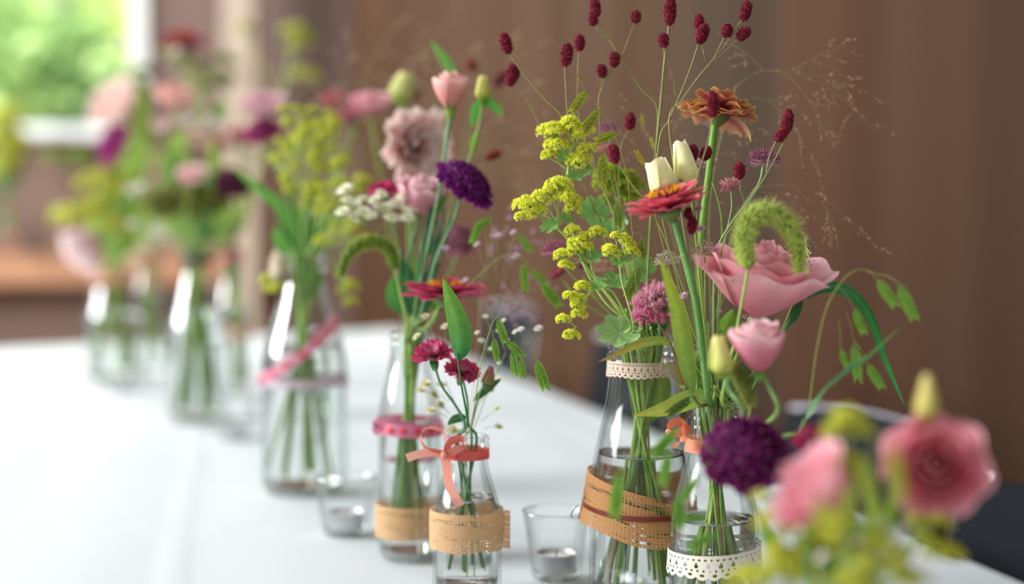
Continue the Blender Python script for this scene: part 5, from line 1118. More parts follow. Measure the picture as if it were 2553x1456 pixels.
gypsophila('filler sprig with minute buds hanging before the pink lace collar', G, 1.085, [(1655, 865), (1672, 935), (1700, 965), (1740, 1010)], [(1622, 818, 1640, 845, .6, 1.085), (1648, 912, 1668, 932, .8, 1.085), (1660, 905, 1668, 930, .7, 1.085), (1702, 966, 1712, 975, 1.2, 1.085), (1640, 822, 1650, 850, .6, 1.085)], 2.2, 8, C(120, 140, 80), C(200, 206, 150), N_=8, name='filler_sprig', group='fine filler sprigs with tiny buds')

# ---- panic grass
panic_grass('airy panic grass spray fanning out over the brown wall from behind the bronze zinnia', G, 1.26, [(1835, 215), (1800, 330), (1770, 500), (1770, 700), (1780, 940)], [[(1835, 215), (1870, 190), (1905, 178), (1975, 178)], [(1975, 178), (2040, 140), (2110, 115)], [(1975, 178), (2060, 195), (2150, 225)], [(1975, 180), (2080, 230), (2180, 325)], [(1960, 180), (2010, 240), (2060, 330)], [(1880, 245), (1960, 260), (2080, 330)], [(1870, 240), (1930, 260), (1990, 330), (2040, 410)], [(1905, 178), (1870, 140), (1830, 115)]], 2.6, n=6, ln=75, seed=6)
panic_grass('panic grass spray arching low over the wall beside the hooked foxtail', G, 1.22, [(1880, 470), (1840, 540), (1800, 700), (1790, 940)], [[(1880, 470), (1950, 462), (2030, 480), (2110, 540), (2160, 590), (2204, 632)], [(1900, 478), (1960, 490), (2020, 530)], [(1860, 500), (1920, 500), (1990, 540)], [(2050, 500), (2070, 540), (2078, 575)]], 2.4, n=6, ln=60, seed=6)
panic_grass('panic grass spray spreading behind the burnet stems above the cream buds', G, 1.27, [(1640, 420), (1680, 600), (1760, 930)], [[(1640, 420), (1620, 340), (1560, 260)], [(1645, 400), (1700, 300), (1680, 220)], [(1640, 410), (1720, 360), (1860, 340)], [(1640, 430), (1600, 390), (1520, 330)], [(1700, 420), (1780, 390), (1880, 350)], [(1660, 440), (1690, 330), (1800, 280), (1850, 300)]], 2.2, C(150, 140, 110), C(200, 160, 150), n=6, ln=80, seed=6)
panic_grass('blurred panic grass spray filling the gap above the small scabious bouquet', D_, 1.62, [(1150, 420), (1080, 640), (1030, 790)], [[(1150, 420), (1250, 330), (1330, 200)], [(1150, 420), (1200, 260), (1180, 120)], [(1160, 430), (1300, 380), (1400, 300)], [(1150, 430), (1260, 250), (1300, 100)], [(1160, 440), (1320, 420), (1400, 420)], [(1150, 440), (1280, 460), (1360, 500)], [(1140, 420), (1100, 260), (1060, 150)]], 4, C(176, 160, 110), C(196, 160, 130), n=9, ln=120, seed=5, sd=1.6)
panic_grass('blurred panic grass haze in front of the wall above the middle bottle', Cc, 1.85, [(900, 420), (830, 520), (780, 620)], [[(900, 420), (960, 260), (1080, 100)], [(900, 420), (1000, 300), (1200, 200)], [(900, 400), (900, 220), (980, 60)], [(890, 420), (850, 260), (880, 120)], [(900, 430), (1020, 380), (1200, 330)], [(880, 420), (820, 280), (760, 160)], [(900, 400), (1000, 200), (1160, 40)]], 5, C(170, 150, 110), C(180, 150, 124), n=9, ln=150, seed=5, sd=1.8)
panic_grass('most distant panic grass haze above the grey-ribboned bottle', B_, 2.5, [(600, 400), (540, 520), (500, 600)], [[(600, 400), (660, 240), (720, 100)], [(600, 400), (700, 320), (820, 240)], [(590, 400), (600, 240), (640, 40)], [(600, 410), (740, 400), (860, 380)]], 5, C(180, 166, 130), C(190, 160, 136), n=8, ln=130, seed=5, sd=2)
panic_grass('faint panic grass blurred low over the wall behind the carnations', E, 1.4, [(1200, 700), (1190, 900), (1170, 1050)], [[(1200, 700), (1260, 640), (1330, 600)], [(1200, 700), (1280, 700), (1340, 690)], [(1200, 690), (1240, 600), (1260, 540)], [(1200, 720), (1260, 760), (1310, 780)]], 3, C(160, 150, 100), C(216, 176, 196), n=6, ln=60, seed=4, sd=2)

# ---- slim dotted-ribbon bottle bouquet
p = Plant('lisianthus', 'peach-pink lisianthus bud standing high over the dark purple scabious', 'flower', D_, 1.33, [(1124, 275), (1112, 360), (1095, 480), (1060, 650), (1035, 780)], 10, C(90, 140, 90), GR2, sides=7)
rose(p, at(1124, 277, 1.33), unit([.0, -.08, 1]), M(41, 1.33), M(98, 1.33), C(222, 140, 130), C(240, 176, 168), C(246, 206, 198), 3, (3, 3, 3), flare=.06, ruf=.04, core=.4, calsize=.4, split=False, hw=1.05); p.done()
p = Plant('lisianthus', 'yellow-green bud with leafy sepals beside the peach-pink bud', 'flower', D_, 1.36, [(1204, 240), (1190, 330), (1150, 460), (1080, 660), (1040, 780)], 7, GR, GR2)
bud(p, at(1204, 250, 1.36), UP, M(20, 1.36), M(58, 1.36), C(190, 196, 70), C(224, 220, 130), 3, .6, cal=C(100, 160, 60), cs=.9, tip=.5)
p.leaf([(1208, 248), (1230, 262), (1256, 288)], 26, C(96, 176, 60), C(110, 180, 70)); p.leaf([(1196, 250), (1184, 280), (1176, 320)], 24, C(90, 170, 60), C(100, 176, 70)); p.leaf([(1190, 330), (1180, 360), (1190, 380)], 24, GR, GR); p.done()
p = Plant('lisianthus', 'blurred pale yellow bud leaning toward the window side of the peach one', 'flower', D_, 1.6, [(1000, 245), (1020, 380), (1030, 600), (1030, 780)], 7, GR, GR2)
bud(p, at(998, 250, 1.6), unit([.25, 0, 1]), M(38, 1.6), M(68, 1.6), C(176, 184, 96), C(224, 216, 150), 3, .6, cs=.5, tip=.5); p.done()
p = Plant('carnation', 'big ruffled pale pink bloom with a dark rosy heart, under the peach bud', 'flower', D_, 1.50, [(1010, 430), (1020, 560), (1025, 780)], 12, GR2, GR2, sides=7)
carnation(p, at(1015, 365, 1.50), unit([.62, -.62, -.12]), M(112, 1.5), C(176, 50, 96), C(244, 206, 198), C(252, 232, 224), 44, .95, cal=GR2); p.done()
p = Plant('lisianthus', 'small pink lisianthus under the big pale ruffled bloom, amid white flowers', 'flower', D_, 1.37, [(1045, 535), (1050, 640), (1040, 780)], 8, GR2, GR2)
rose(p, at(1040, 536, 1.37), unit([.2, -.3, 1]), M(52, 1.37), M(100, 1.37), C(200, 120, 140), C(226, 164, 176), C(242, 214, 216), 4, (4, 4, 3, 3), flare=.15, ruf=.06, core=.25, calsize=.3, split=False); p.done()
p = Plant('carnation', 'small magenta bloom half hidden beside the white flowers', 'flower', D_, 1.42, [(958, 485), (990, 600), (1015, 780)], 6, GR2, GR2)
carnation(p, at(958, 482, 1.42), unit([-.1, -.4, 1]), M(42, 1.42), C(150, 20, 80), C(206, 50, 116), None, 26); p.done()
p = Plant('scabious', 'dark purple scabious tilted sideways in the slim bottle bouquet', 'flower', D_, 1.31, [(1150, 470), (1135, 540), (1090, 640), (1050, 780)], 8, C(90, 130, 90), GR2, sides=7)
scabious(p, at(1160, 458, 1.31), unit([.52, -.30, .62]), M(84, 1.31), C(50, 6, 40), C(136, 30, 130), N_=70, seedn=0, flat=.42, outer=14); p.done()
p = Plant('scabious', 'dusty rose spent scabious behind the dark green stems', 'flower', D_, 1.5, [(1140, 640), (1110, 700), (1050, 800)], 6, GR2, GR2)
scabious(p, at(1140, 600, 1.5), unit([.1, -.5, .7]), M(56, 1.5), C(120, 70, 80), C(190, 120, 140), N_=40, seedn=20); p.done()
gW = 'small white filler flowers'
gypsophila('white filler cluster reaching out from the slim bottle over the brown wall', D_, 1.36, [(930, 560), (970, 640), (1010, 780)], [(860, 475, 915, 560, 1.2), (855, 530, 915, 560, 1.1), (885, 510, 920, 560, 1), (905, 530, 925, 560, 1.1), (935, 500, 935, 560, 1), (960, 520, 940, 565, 1.2), (990, 510, 950, 570, 1.2), (1025, 520, 960, 580, 1.3), (1045, 500, 970, 590, 1.2), (925, 540, 930, 570, 1), (900, 500, 930, 560, 1), (1015, 545, 960, 580, 1.1), (945, 520, 945, 570, 1), (865, 500, 915, 560, .9), (975, 545, 945, 580, 1.1), (1005, 490, 955, 570, 1), (880, 545, 920, 570, .9), (950, 485, 940, 550, .9)], 3, 24, N_=8, c=C(244, 244, 222))
gypsophila('lilac-white filler sprig blurred before the wall above the small bottle', E, 1.3, [(1250, 740), (1215, 850), (1180, 1050)], [(1240, 588, 1240, 700, 1), (1228, 590, 1238, 690, .8), (1285, 640, 1250, 720, 1.1), (1290, 768, 1250, 800, 1.1), (1300, 764, 1255, 800, .9), (1190, 610, 1220, 700, .8), (1110, 620, 1180, 760, 1), (1280, 580, 1250, 690, .8), (1225, 760, 1230, 800, .9), (1160, 700, 1200, 780, .9)], 2.5, 14, c=C(226, 196, 216), N_=7)
gypsophila('white filler sprig with flat heads over the dark chair by the small bottle', E, 1.24, [(1260, 880), (1215, 980), (1180, 1070)], [(1342, 820, 1310, 860, 1.4), (1298, 822, 1290, 870, 1.2), (1285, 828, 1280, 875, 1), (1244, 826, 1255, 870, 1), (1210, 790, 1235, 860, 1), (1200, 850, 1230, 900, 1.1), (1225, 870, 1240, 900, 1), (1190, 830, 1225, 880, .9), (1262, 850, 1260, 890, 1), (1245, 905, 1240, 930, .9), (1255, 800, 1250, 850, .9)], 2.5, 11, N_=7)
gypsophila('cream filler sprig beside the two small purple carnations', E, 1.25, [(1110, 950), (1140, 1020), (1160, 1075)], [(1062, 960, 1110, 990, 1.3), (1080, 985, 1115, 1000, 1.2), (1096, 1010, 1120, 1030, 1.2), (1075, 1025, 1115, 1040, 1.1), (1050, 975, 1100, 990, 1), (1130, 1075, 1135, 1085, 1.5), (1240, 950, 1195, 1000, 1.1), (1225, 975, 1190, 1010, 1), (1240, 1020, 1200, 1050, .8), (1243, 1065, 1205, 1070, .9), (1100, 960, 1120, 1000, 1), (1060, 790, 1105, 900, .9), (1040, 840, 1090, 930, .9), (1110, 815, 1120, 900, .9)], 2.5, 17, c=C(226, 222, 190), N_=7)
for i, (lab, c, rr, pts) in enumerate((('purple and pink carnation, the higher of the two in the small bottle', (1080, 893), 50, [(1082, 905), (1100, 960), (1135, 1010), (1160, 1060)]), ('purple carnation tilted beside the higher one in the small bottle', (1150, 935), 44, [(1155, 950), (1165, 1000), (1168, 1060)]))):
    p = Plant('carnation', lab, 'flower', E, 1.2 + .01 * i, pts, 8, C(80, 130, 90), DG, 'small purple carnations', sides=7)
    carnation(p, at(*c, 1.2 + .01 * i), unit([-.15, -.45, 1]) if i == 0 else unit([.2, -.5, .8]), M(rr * 1.12, 1.2), C(240, 190, 206), C(176, 30, 90), C(206, 60, 116), 34, cal=C(90, 130, 70)); p.done()
p = Plant('carnation', 'closed carnation bud with a pale tip beside the purple carnations', 'flower', E, 1.22, [(1215, 945), (1195, 985), (1175, 1060)], 7, C(90, 130, 80), DG, 'small purple carnations')
bud(p, at(1212, 962, 1.22), unit([.25, 0, 1]), M(19, 1.22), M(48, 1.22), C(130, 150, 80), C(190, 110, 110), 3, .4, cs=.9, cal=C(110, 140, 80)); p.leaf([(1180, 1000), (1220, 965), (1250, 945)], 20, DG, C(60, 110, 60)); p.leaf([(1165, 1040), (1135, 1045), (1115, 1060)], 22, DG, C(70, 120, 60)); p.done()
so2 = (C(150, 190, 70), C(104, 150, 50), C(130, 160, 60))
sea_oats('blurred sea oats stem hanging green spikelets over the far cloth edge', E, 1.17, [(1230, 800), (1200, 900), (1175, 1060)], [(1262, 850, 1305, 890, 30, 1240, 820), (1278, 870, 1285, 940, 24, 1250, 830), (1336, 895, 1362, 972, 40, 1300, 850), (1240, 790, 1262, 860, 24, 1232, 800), (1298, 890, 1305, 945, 22, 1280, 850), (1230, 840, 1240, 900, 24, 1225, 820)], 3, so2)
sea_oats('blurred sea oats stem with hanging spikelets between the two main bouquets', D_, 1.28, [(1300, 640), (1250, 640), (1180, 700), (1080, 780)], [(1322, 672, 1362, 705, 26, 1310, 650), (1345, 700, 1396, 765, 36, 1330, 680), (1305, 650, 1310, 730, 22, 1300, 645), (1290, 580, 1325, 630, 18, 1270, 620), (1200, 545, 1175, 610, 28, 1215, 640), (1225, 540, 1185, 575, 26, 1220, 620)], 3, so2)
p = Plant('grass_blade', 'wide glossy green leaf hanging in front of the crimson-pink zinnia', 'leaf', E, 1.16, [(1140, 880), (1150, 960), (1165, 1060)], 6, DG, DG, 'long grass blades in the bouquets'); p.leaf([(1145, 900), (1148, 840), (1130, 770), (1104, 694)], 58, C(44, 120, 60), C(120, 170, 60), .3, (1, -.2, .1)); p.done()
p = Plant('grass_blade', 'slim bright green blade pointing up behind the peach-pink bud', 'leaf', D_, 1.48, [(1130, 180), (1110, 300), (1050, 700), (1030, 790)], 4, GR, GR, 'long grass blades in the bouquets'); p.leaf([(1135, 190), (1110, 150), (1072, 100)], 26, C(110, 170, 70), C(130, 180, 90), .3, (1, 0, .3)); p.done()
p = Plant('leafy_stem', 'bundle of dark green leafy stalks in the neck of the slim bottle', 'leaf', D_, 1.36, [(1075, 520), (1050, 640), (1035, 790)], 12, C(50, 100, 70), GR2, None, sides=7)
for a in ([(1095, 470), (1070, 560), (1045, 790)], [(1125, 540), (1100, 640), (1055, 790)], [(1060, 500), (1090, 560), (1080, 640), (1050, 780)], [(1040, 560), (1020, 660), (1030, 780)], [(1110, 520), (1095, 600), (1060, 700), (1045, 790)], [(1000, 620), (1000, 700), (1022, 790)], [(1075, 560), (1085, 680), (1050, 800)]): p.branch(a, 10, C(46, 100, 66), 7)
for a, w in (([(1015, 780), (985, 740), (978, 690)], 50), ([(1040, 790), (1010, 720), (1005, 640)], 36), ([(1060, 560), (1090, 520), (1120, 480)], 22), ([(1030, 700), (1000, 660), (960, 650)], 30), ([(1045, 800), (1060, 740), (1100, 780)], 40), ([(1050, 640), (1090, 610), (1120, 620)], 26), ([(1035, 800), (1045, 720), (1040, 640)], 30)): p.leaf(a, w, C(56, 116, 56), C(90, 156, 60), .25)
p.done()

# ---- middle bottle (heart ribbon)
gL = "blurred lady's mantle in the far bottles"
yb = (C(238, 238, 100), C(206, 214, 74))
for lab, Y, pts, cl in (
    ("blurred lady's mantle column rising from the heart-ribboned bottle", 1.70, [(760, 420), (755, 520), (752, 620)], [(720, 290, 30, 745, 380), (790, 300, 34, 765, 380), (820, 300, 30, 775, 380), (750, 330, 34, 755, 400), (700, 370, 28, 740, 440), (690, 400, 22, 735, 450), (820, 370, 34, 770, 430), (790, 420, 36, 765, 470), (740, 450, 34, 755, 500), (770, 370, 30, 760, 420), (730, 350, 30, 750, 420), (800, 350, 30, 770, 420), (835, 330, 26, 780, 420), (760, 300, 26, 758, 380), (715, 430, 28, 745, 480), (800, 460, 34, 765, 520), (770, 500, 30, 760, 540), (845, 400, 28, 790, 470)]),
    ("blurred lady's mantle spreading toward the slim bottle", 1.66, [(830, 560), (790, 600), (765, 640)], [(850, 430, 34, 810, 530), (890, 470, 34, 825, 550), (830, 490, 34, 810, 550), (860, 560, 36, 815, 590), (900, 600, 34, 830, 600), (820, 600, 30, 790, 620), (850, 735, 34, 820, 640), (670, 715, 30, 720, 640), (880, 540, 28, 825, 570), (800, 520, 30, 790, 570)]),
    ):
    fine_cl = []
    for (x, y, r, jx, jy) in cl:
        for q in range(3): fine_cl.append((x + rng.uniform(-.8, .8) * r, y + rng.uniform(-.8, .8) * r, r * rng.uniform(.42, .6), jx, jy, Y + rng.uniform(-.04, .04)))
    ladys_mantle(lab, Cc, Y, pts, fine_cl, (), 8, gL, yb, True)
p = Plant('leafy_stem', 'bundle of green stalks packed into the heart-ribboned bottle', 'leaf', Cc, 1.70, [(770, 480), (760, 560), (755, 640)], 14, C(90, 140, 60), GR, None, sides=6)
for a in ([(800, 470), (775, 560), (760, 650)], [(720, 480), (740, 570), (750, 650)], [(830, 520), (790, 590), (765, 650)], [(690, 560), (725, 610), (745, 655)], [(760, 600), (770, 680), (768, 740)], [(740, 600), (775, 680), (780, 740)]): p.branch(a, 16, C(84, 132, 56), 12)
for a, w in (([(750, 650), (700, 520), (655, 480), (575, 415)], 30), ([(780, 640), (800, 560), (850, 540)], 40), ([(760, 640), (750, 560), (720, 500)], 40), ([(770, 650), (780, 700), (775, 760)], 46), ([(745, 640), (700, 600), (690, 560)], 40)): p.leaf(a, w, C(86, 146, 60), C(110, 170, 66), .25)
p.done()
def blurflower(kind, lab, v, Y, cx, cy, R, n, ci, co, edge=None, hgt=1.2, stem=None, w=8, **k):
    name = {'rose': 'lisianthus', 'scab': 'scabious', 'zin': 'zinnia', 'carn': 'carnation'}[kind]
    p = Plant(name, lab, 'flower', v, Y, stem or [(cx, cy + R * .5), ((cx + (v.X / Y * F_PX + 1276)) / 2, (cy + 620) / 2), (v.X / Y * F_PX + 1276, 615)], w, GR, GR2)
    n = unit(n)
    if kind == 'rose': rose(p, at(cx, cy, Y) - n * M(R * hgt * .5, Y), n, M(R, Y) * .8, M(R * hgt, Y), ci, co, edge, 4, (5, 4, 4, 3), flare=.25, split=False, res=8, calsize=.3, **k)
    elif kind == 'scab': scabious(p, at(cx, cy, Y), n, M(R, Y), ci, co, N_=36, seedn=18, **k)
    elif kind == 'zin': zinnia(p, at(cx, cy, Y), n, M(R, Y), [(12, 1, .1, .1, ci, co, 0), (11, .85, .4, 0, ci, co, .08), (8, .6, .8, 0, ci, co, .14)], None, split=False, **k)
    else: carnation(p, at(cx, cy, Y), n, M(R, Y), ci, co, edge, 30, cal=GR2, **k)
    p.done(); return p
DP, DP2 = C(176, 96, 116), C(222, 160, 176)
blurflower('rose', 'blurred dusty pink bloom behind the top of the middle yellow sprays', Cc, 1.95, 660, 265, 56, (0, -.4, 1), DP, C(226, 166, 178), C(240, 210, 216))
blurflower('scab', 'blurred magenta scabious beside the post, over the heart-ribboned bottle', Cc, 1.8, 655, 328, 46, (-.2, -.5, .7), C(110, 20, 72), C(172, 50, 116))
blurflower('carn', 'blurred rose-red bloom far behind the middle yellow sprays', B2, 2.6, 600, 350, 48, (0, -.4, 1), C(170, 50, 90), C(214, 92, 124))
blurflower('rose', 'blurred soft pink bloom just beside the pale yellow bud', D_, 1.75, 925, 262, 52, (0, -.4, 1), C(196, 90, 116), C(232, 160, 170), C(242, 200, 204), stem=[(925, 300), (960, 500), (1010, 790)])
blurflower('carn', 'blurred mauve-rose bloom under the soft pink one, over the wall', Cc, 1.9, 880, 300, 46, (-.2, -.5, .8), C(170, 80, 104), C(204, 118, 140))
blurflower('carn', 'blurred coral-pink bloom against the wall above the middle yellow sprays', Cc, 2.1, 832, 256, 38, (0, -.5, .8), C(196, 90, 110), C(220, 122, 138))
blurflower('rose', 'cream blurred bloom hanging at the mouth of the heart-ribboned bottle', Cc, 1.64, 690, 665, 42, (-.8, -.2, .1), C(226, 206, 180), C(244, 234, 218), stem=[(700, 665), (720, 640), (740, 630)], hgt=.9)
# ---- grey-ribboned bottle and its neighbours
blurflower('carn', 'blurred cream-pink bloom between the window frame and the peach-pink bloom', A2, 3.2, 385, 330, 40, (0, -.4, 1), C(170, 130, 110), C(214, 176, 160), C(236, 210, 196))
blurflower('carn', 'blurred beige rose bloom low in the middle of the far bouquets', B_, 2.55, 500, 345, 40, (0, -.4, 1), C(180, 130, 120), C(216, 176, 160), C(240, 214, 200))
blurflower('carn', 'blurred deep pink bloom near the neck of the deep-pink-ribboned bottle', B2, 2.7, 545, 600, 30, (0, -.5, .8), C(160, 60, 90), C(204, 110, 136))
blurflower('rose', 'blurred peach-pink bloom standing highest over the grey-ribboned bottle', B_, 2.3, 435, 245, 52, (.2, -.3, 1), C(226, 140, 130), C(246, 190, 180), C(250, 214, 204))
blurflower('zin', 'blurred crimson zinnia at the very top near the pale post', B_, 2.6, 458, 112, 64, (.1, -.45, 1), C(150, 40, 70), C(190, 66, 106))
blurflower('rose', 'blurred small pale pink bloom in the centre of the grey-ribboned bouquet', B_, 2.22, 478, 440, 36, (0, -.6, .8), C(226, 160, 164), C(242, 202, 202), C(250, 224, 222))
blurflower('scab', 'blurred blackish purple scabious with a white-pin rim, over the post foot', B_, 2.25, 580, 455, 50, (.3, -.6, .6), C(74, 20, 48), C(130, 50, 86))
blurflower('scab', 'blurred vivid purple scabious tilting beside the big pale pink bloom', A_, 2.85, 287, 360, 64, (-.75, -.5, .45), C(130, 20, 96), C(184, 52, 138))
blurflower('rose', 'big blurred pale pink bloom beside the window, above the purple scabious', A_, 2.95, 292, 262, 74, (-.5, -.6, .5), C(240, 196, 188), C(250, 226, 218), C(252, 236, 230))
blurflower('rose', 'pale pink bloom drooping outward under the big yellow blur', A_, 2.75, 212, 618, 66, (-.7, -.3, -.6), C(232, 180, 184), C(246, 220, 222), C(250, 232, 232), stem=[(240, 590), (265, 600), (285, 640)], hgt=1.5)
blurflower('carn', 'blurred dusty rose bloom in the middle of the far bouquets', B_, 2.45, 430, 330, 50, (0, -.4, 1), C(150, 90, 96), C(200, 140, 146), C(230, 190, 190))
blurflower('carn', 'second blurred dusty rose bloom, lower and nearer the post', B_, 2.4, 545, 370, 50, (0, -.4, 1), C(176, 120, 110), C(206, 154, 146), C(226, 190, 176))
blurflower('scab', 'blurred muted rose scabious between the dusty rose blooms', B_, 2.5, 490, 385, 38, (0, -.5, .8), C(140, 90, 90), C(190, 140, 140))
for lab, v, Y, pts, cl in (
    ("blurred lady's mantle with one big yellow blob jutting out beside the far jar", A_, 2.85, [(285, 480), (288, 560), (287, 640)], [(190, 540, 44, 270, 590), (222, 450, 26, 280, 540), (265, 440, 28, 285, 520), (300, 470, 30, 290, 540), (250, 500, 26, 285, 560), (285, 560, 30, 288, 610)]),
    ("blurred olive lady's mantle mass on the grey-ribboned bottle", B_, 2.25, [(480, 510), (485, 560), (488, 600)], [(390, 500, 34, 460, 540), (430, 490, 34, 470, 530), (480, 480, 36, 482, 530), (530, 495, 34, 495, 540), (450, 520, 36, 475, 560), (505, 525, 34, 490, 560), (410, 530, 28, 465, 560)]),
    ("blurred pale green-cream spray over the dusty rose blooms near the post", B_, 2.6, [(500, 240), (495, 420), (490, 600)], [(440, 130, 30, 490, 230), (480, 160, 28, 492, 230), (540, 200, 32, 500, 260), (500, 200, 30, 496, 250), (560, 150, 24, 502, 240), (470, 320, 30, 492, 380), (510, 310, 28, 494, 370)]),
    ("blurred bright green and yellow spray beside the window frame", A_, 3.1, [(340, 300), (330, 460), (310, 620)], [(340, 220, 28, 340, 300), (350, 180, 22, 342, 280), (330, 270, 26, 338, 330), (360, 330, 26, 340, 380), (205, 390, 24, 320, 440), (140, 392, 24, 310, 450)]),
    ("small blurred yellow-green leaves at the top by the post", B2, 2.8, [(740, 80), (700, 250), (600, 560)], [(740, 80, 28, 730, 130), (752, 100, 24, 730, 140), (765, 190, 26, 725, 200), (610, 68, 16, 690, 240)])):
    c_ = yb if 'olive' not in lab and 'cream' not in lab else ((C(150, 150, 56), C(120, 130, 44)) if 'olive' in lab else (C(206, 206, 150), C(180, 190, 120)))
    if 'bright green' in lab: c_ = (C(140, 170, 70), C(170, 196, 80))
    ladys_mantle(lab, v, Y, pts, cl, (), 9, gL, c_, False)
gypsophila('blurred white filler flowers glowing before the window and the dusty blooms', B_, 2.4, [(430, 480), (470, 560), (485, 610)], [(300, 115, 360, 300, 1.4), (330, 480, 400, 520, 1.4), (440, 130, 440, 300, 1), (350, 470, 420, 520, 1.2), (435, 458, 450, 500, 1.0), (540, 460, 500, 520, 1.1), (520, 300, 480, 420, 1), (450, 305, 450, 420, 1), (500, 320, 480, 430, 1), (410, 320, 440, 430, 1), (390, 580, 450, 600, 1.3), (330, 560, 440, 600, 1), (470, 300, 470, 400, 1), (545, 310, 490, 420, 1)], 3, 20, N_=6)
gypsophila('blurred cream filler flowers low around the far bottles necks', A2, 3.2, [(380, 560), (372, 620)], [(370, 610, 375, 640, 1.6), (410, 590, 385, 630, 1.4), (350, 600, 370, 640, 1.4), (440, 600, 390, 640, 1.2), (330, 640, 365, 650, 1.3), (390, 560, 378, 620, 1.2)], 4, 20, N_=6, c=C(222, 222, 190))
for lab, v, Y, b_col, st_, lv in (
    ('bundle of green stalks and leaves in the grey-ribboned bottle', B_, 2.33, C(70, 130, 60), [[(450, 420), (470, 520), (486, 620)], [(520, 430), (500, 520), (490, 620)], [(410, 360), (455, 500), (484, 620)], [(560, 430), (520, 540), (494, 620)], [(480, 380), (488, 500), (490, 620)]], [([(480, 560), (430, 430), (400, 380)], 50), ([(490, 590), (500, 480), (470, 400)], 50), ([(470, 600), (440, 540), (400, 440)], 44), ([(500, 600), (560, 560), (590, 520)], 30), ([(552, 300), (548, 270), (560, 250)], 34), ([(430, 480), (425, 400), (440, 330)], 44), ([(490, 600), (440, 560), (390, 520)], 50), ([(495, 600), (540, 540), (590, 500)], 46), ([(485, 560), (520, 470), (545, 400)], 44), ([(480, 500), (450, 400), (460, 320)], 40), ([(500, 560), (540, 440), (520, 340)], 36)]),
    ('bundle of green stalks and leaves in the wide far jar', A_, 2.95, C(110, 150, 50), [[(290, 430), (290, 560), (288, 660)], [(320, 440), (305, 560), (292, 660)], [(265, 540), (280, 610), (285, 660)], [(345, 400), (320, 560), (296, 660)]], [([(290, 560), (300, 460), (285, 410)], 40), ([(300, 640), (310, 560), (300, 480)], 50), ([(285, 650), (270, 600), (280, 520)], 44), ([(330, 420), (350, 300), (345, 200)], 50), ([(310, 640), (330, 560), (350, 480)], 50), ([(310, 470), (300, 440), (320, 380)], 44), ([(280, 640), (240, 580), (230, 520)], 50), ([(290, 600), (330, 520), (370, 470)], 46), ([(300, 520), (340, 420), (380, 370)], 44), ([(285, 560), (260, 480), (300, 400)], 44)]),
    ('bundle of green stalks in the last bottle by the far edge', A2, 3.3, C(120, 150, 60), [[(380, 450), (375, 560), (370, 650)], [(410, 480), (390, 580), (374, 650)], [(350, 500), (362, 600), (368, 650)]], [([(372, 630), (380, 540), (400, 470)], 50), ([(370, 640), (350, 560), (360, 480)], 50), ([(380, 600), (420, 540), (440, 500)], 50)]),
    ('bundle of green stalks in the deep-pink-ribboned slim bottle', B2, 2.72, C(110, 130, 60), [[(570, 420), (576, 520), (578, 610)], [(610, 400), (594, 520), (582, 610)], [(550, 480), (565, 560), (575, 610)]], [([(578, 600), (560, 540), (530, 500)], 40), ([(580, 600), (600, 540), (620, 470)], 34)])):
    p = Plant('leafy_stem', lab, 'leaf', v, Y, st_[0], 12, b_col, GR, None, sides=6)
    for a in st_[1:]: p.branch(a, 11, b_col, 8)
    # lower stalks that stand in the water
    for k_ in range(3):
        a = rng.uniform(0, 6.28); rn = v.R * v.q * .5
        tube(p.stem_mb, spline([[v.X + rn * math.cos(a), v.Y + rn * math.sin(a), v.z0 + v.t * 1.0], [v.X, v.Y, v.z0 + v.t * .75], [v.X - v.R * .6 * math.cos(a), v.Y - v.R * .6 * math.sin(a), v.z0 + .015]], 5), M(8, Y) / 2, M(8, Y) / 2, C(130, 160, 70), sides=6)
    for a, w in lv: p.leaf(a, w, b_col, LG, .25)
    p.done()
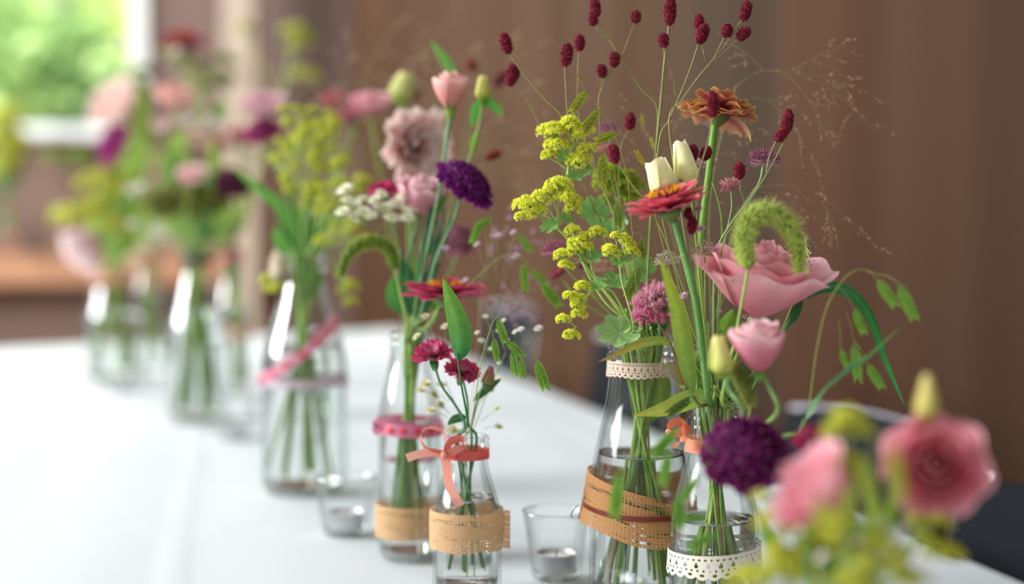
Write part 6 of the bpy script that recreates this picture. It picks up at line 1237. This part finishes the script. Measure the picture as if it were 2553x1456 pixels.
for v, lab, k_, Y in ((F, 'cut green stalks standing in the water of the burlap bottle', 5, 1.2), (G, 'cut green stalks standing in the water of the lace-banded bottle', 4, 1.12), (H_, 'green leafy stalks filling the foreground jar', 7, .82)):
    p = Plant('leafy_stem', lab, 'leaf', v, Y, [(v.X / Y * F_PX + 1276, 800 if v is F else 960 if v is G else 1390), (v.X / Y * F_PX + 1270, 840 if v is F else 1000 if v is G else 1420)], 14, GR, C(150, 160, 80), None, sides=8)
    for i in range(k_):
        a = rng.uniform(0, 6.28); rn = v.R * v.q * .6; r_ = M(rng.uniform(9, 17), Y) / 2
        tube(p.stem_mb, spline([[v.X + rn * 1.1 * math.cos(a), v.Y + rn * 1.1 * math.sin(a), v.z0 + v.t * 1.12], [v.X + rn * math.cos(a), v.Y + rn * math.sin(a), v.z0 + v.t * .95], [v.X + .2 * rn * math.cos(a), v.Y, v.z0 + v.t * .7], [v.X - v.R * .62 * math.cos(a), v.Y - v.R * .62 * math.sin(a), v.z0 + .012]], 6), r_, r_ * .9, (C(110, 146, 66), C(150, 160, 84), C(96, 136, 84), C(150, 130, 80))[i % 4], sides=8)
    if v is F: p.leaf([(1600, 830), (1620, 780), (1590, 720)], 80, DG, C(60, 120, 60), .25); p.leaf([(1600, 840), (1640, 800), (1660, 740)], 60, C(50, 110, 60), C(90, 150, 60), .2, (1, 0, .2)); p.leaf([(1660, 930), (1640, 1010), (1600, 1060)], 50, C(130, 160, 60), C(110, 150, 60), .2)
    if v is G: p.leaf([(1765, 990), (1750, 900), (1765, 800)], 40, GR, LG); p.leaf([(1790, 980), (1785, 890), (1800, 820)], 46, DG, GR)
    if v is H_:
        for a, w in (([(2080, 1440), (2110, 1320), (2120, 1180)], 56), ([(2090, 1440), (2180, 1330), (2165, 1200)], 50), ([(2060, 1450), (2010, 1330), (1960, 1240)], 70), ([(2070, 1450), (2050, 1330), (2040, 1270)], 60), ([(2110, 1440), (2210, 1320), (2230, 1180)], 40), ([(2100, 1450), (2140, 1380), (2150, 1300)], 80), ([(2040, 1460), (1960, 1400), (1880, 1300)], 50), ([(2130, 1470), (2150, 1430), (2200, 1380)], 80)): p.leaf(a, w, C(110, 150, 40), C(140, 176, 50), .25)
    p.done()
# the bouquet on the shelf below the window
ladys_mantle('blurred yellow-green bouquet sprig on the window shelf', W_, 5.95, [(10, 380), (8, 440), (8, 490)], [(24, 290, 34, 14, 380), (0, 330, 34, 8, 390), (40, 345, 30, 16, 400), (4, 280, 30, 8, 370), (24, 390, 32, 14, 420), (8, 430, 30, 10, 450)], (), 5, gL, yb, False)
p = Plant('leafy_stem', 'green leafy stalks in the bottle on the window shelf', 'leaf', W_, 5.95, [(0, 380), (6, 440), (8, 490)], 8, C(60, 130, 70), GR)
for a, w in (([(8, 480), (-5, 400), (0, 320)], 50), ([(14, 480), (34, 400), (44, 310)], 50), ([(12, 480), (20, 380), (16, 260)], 46)): p.leaf(a, w, C(60, 140, 80), C(110, 170, 80), .2)
p.done()
blurflower('carn', 'blurred salmon bloom lying low by the bottle on the window shelf', W_, 5.9, 22, 610, 26, (0, -.6, .6), C(196, 130, 120), C(216, 160, 150), stem=[(20, 600), (14, 540), (10, 490)])
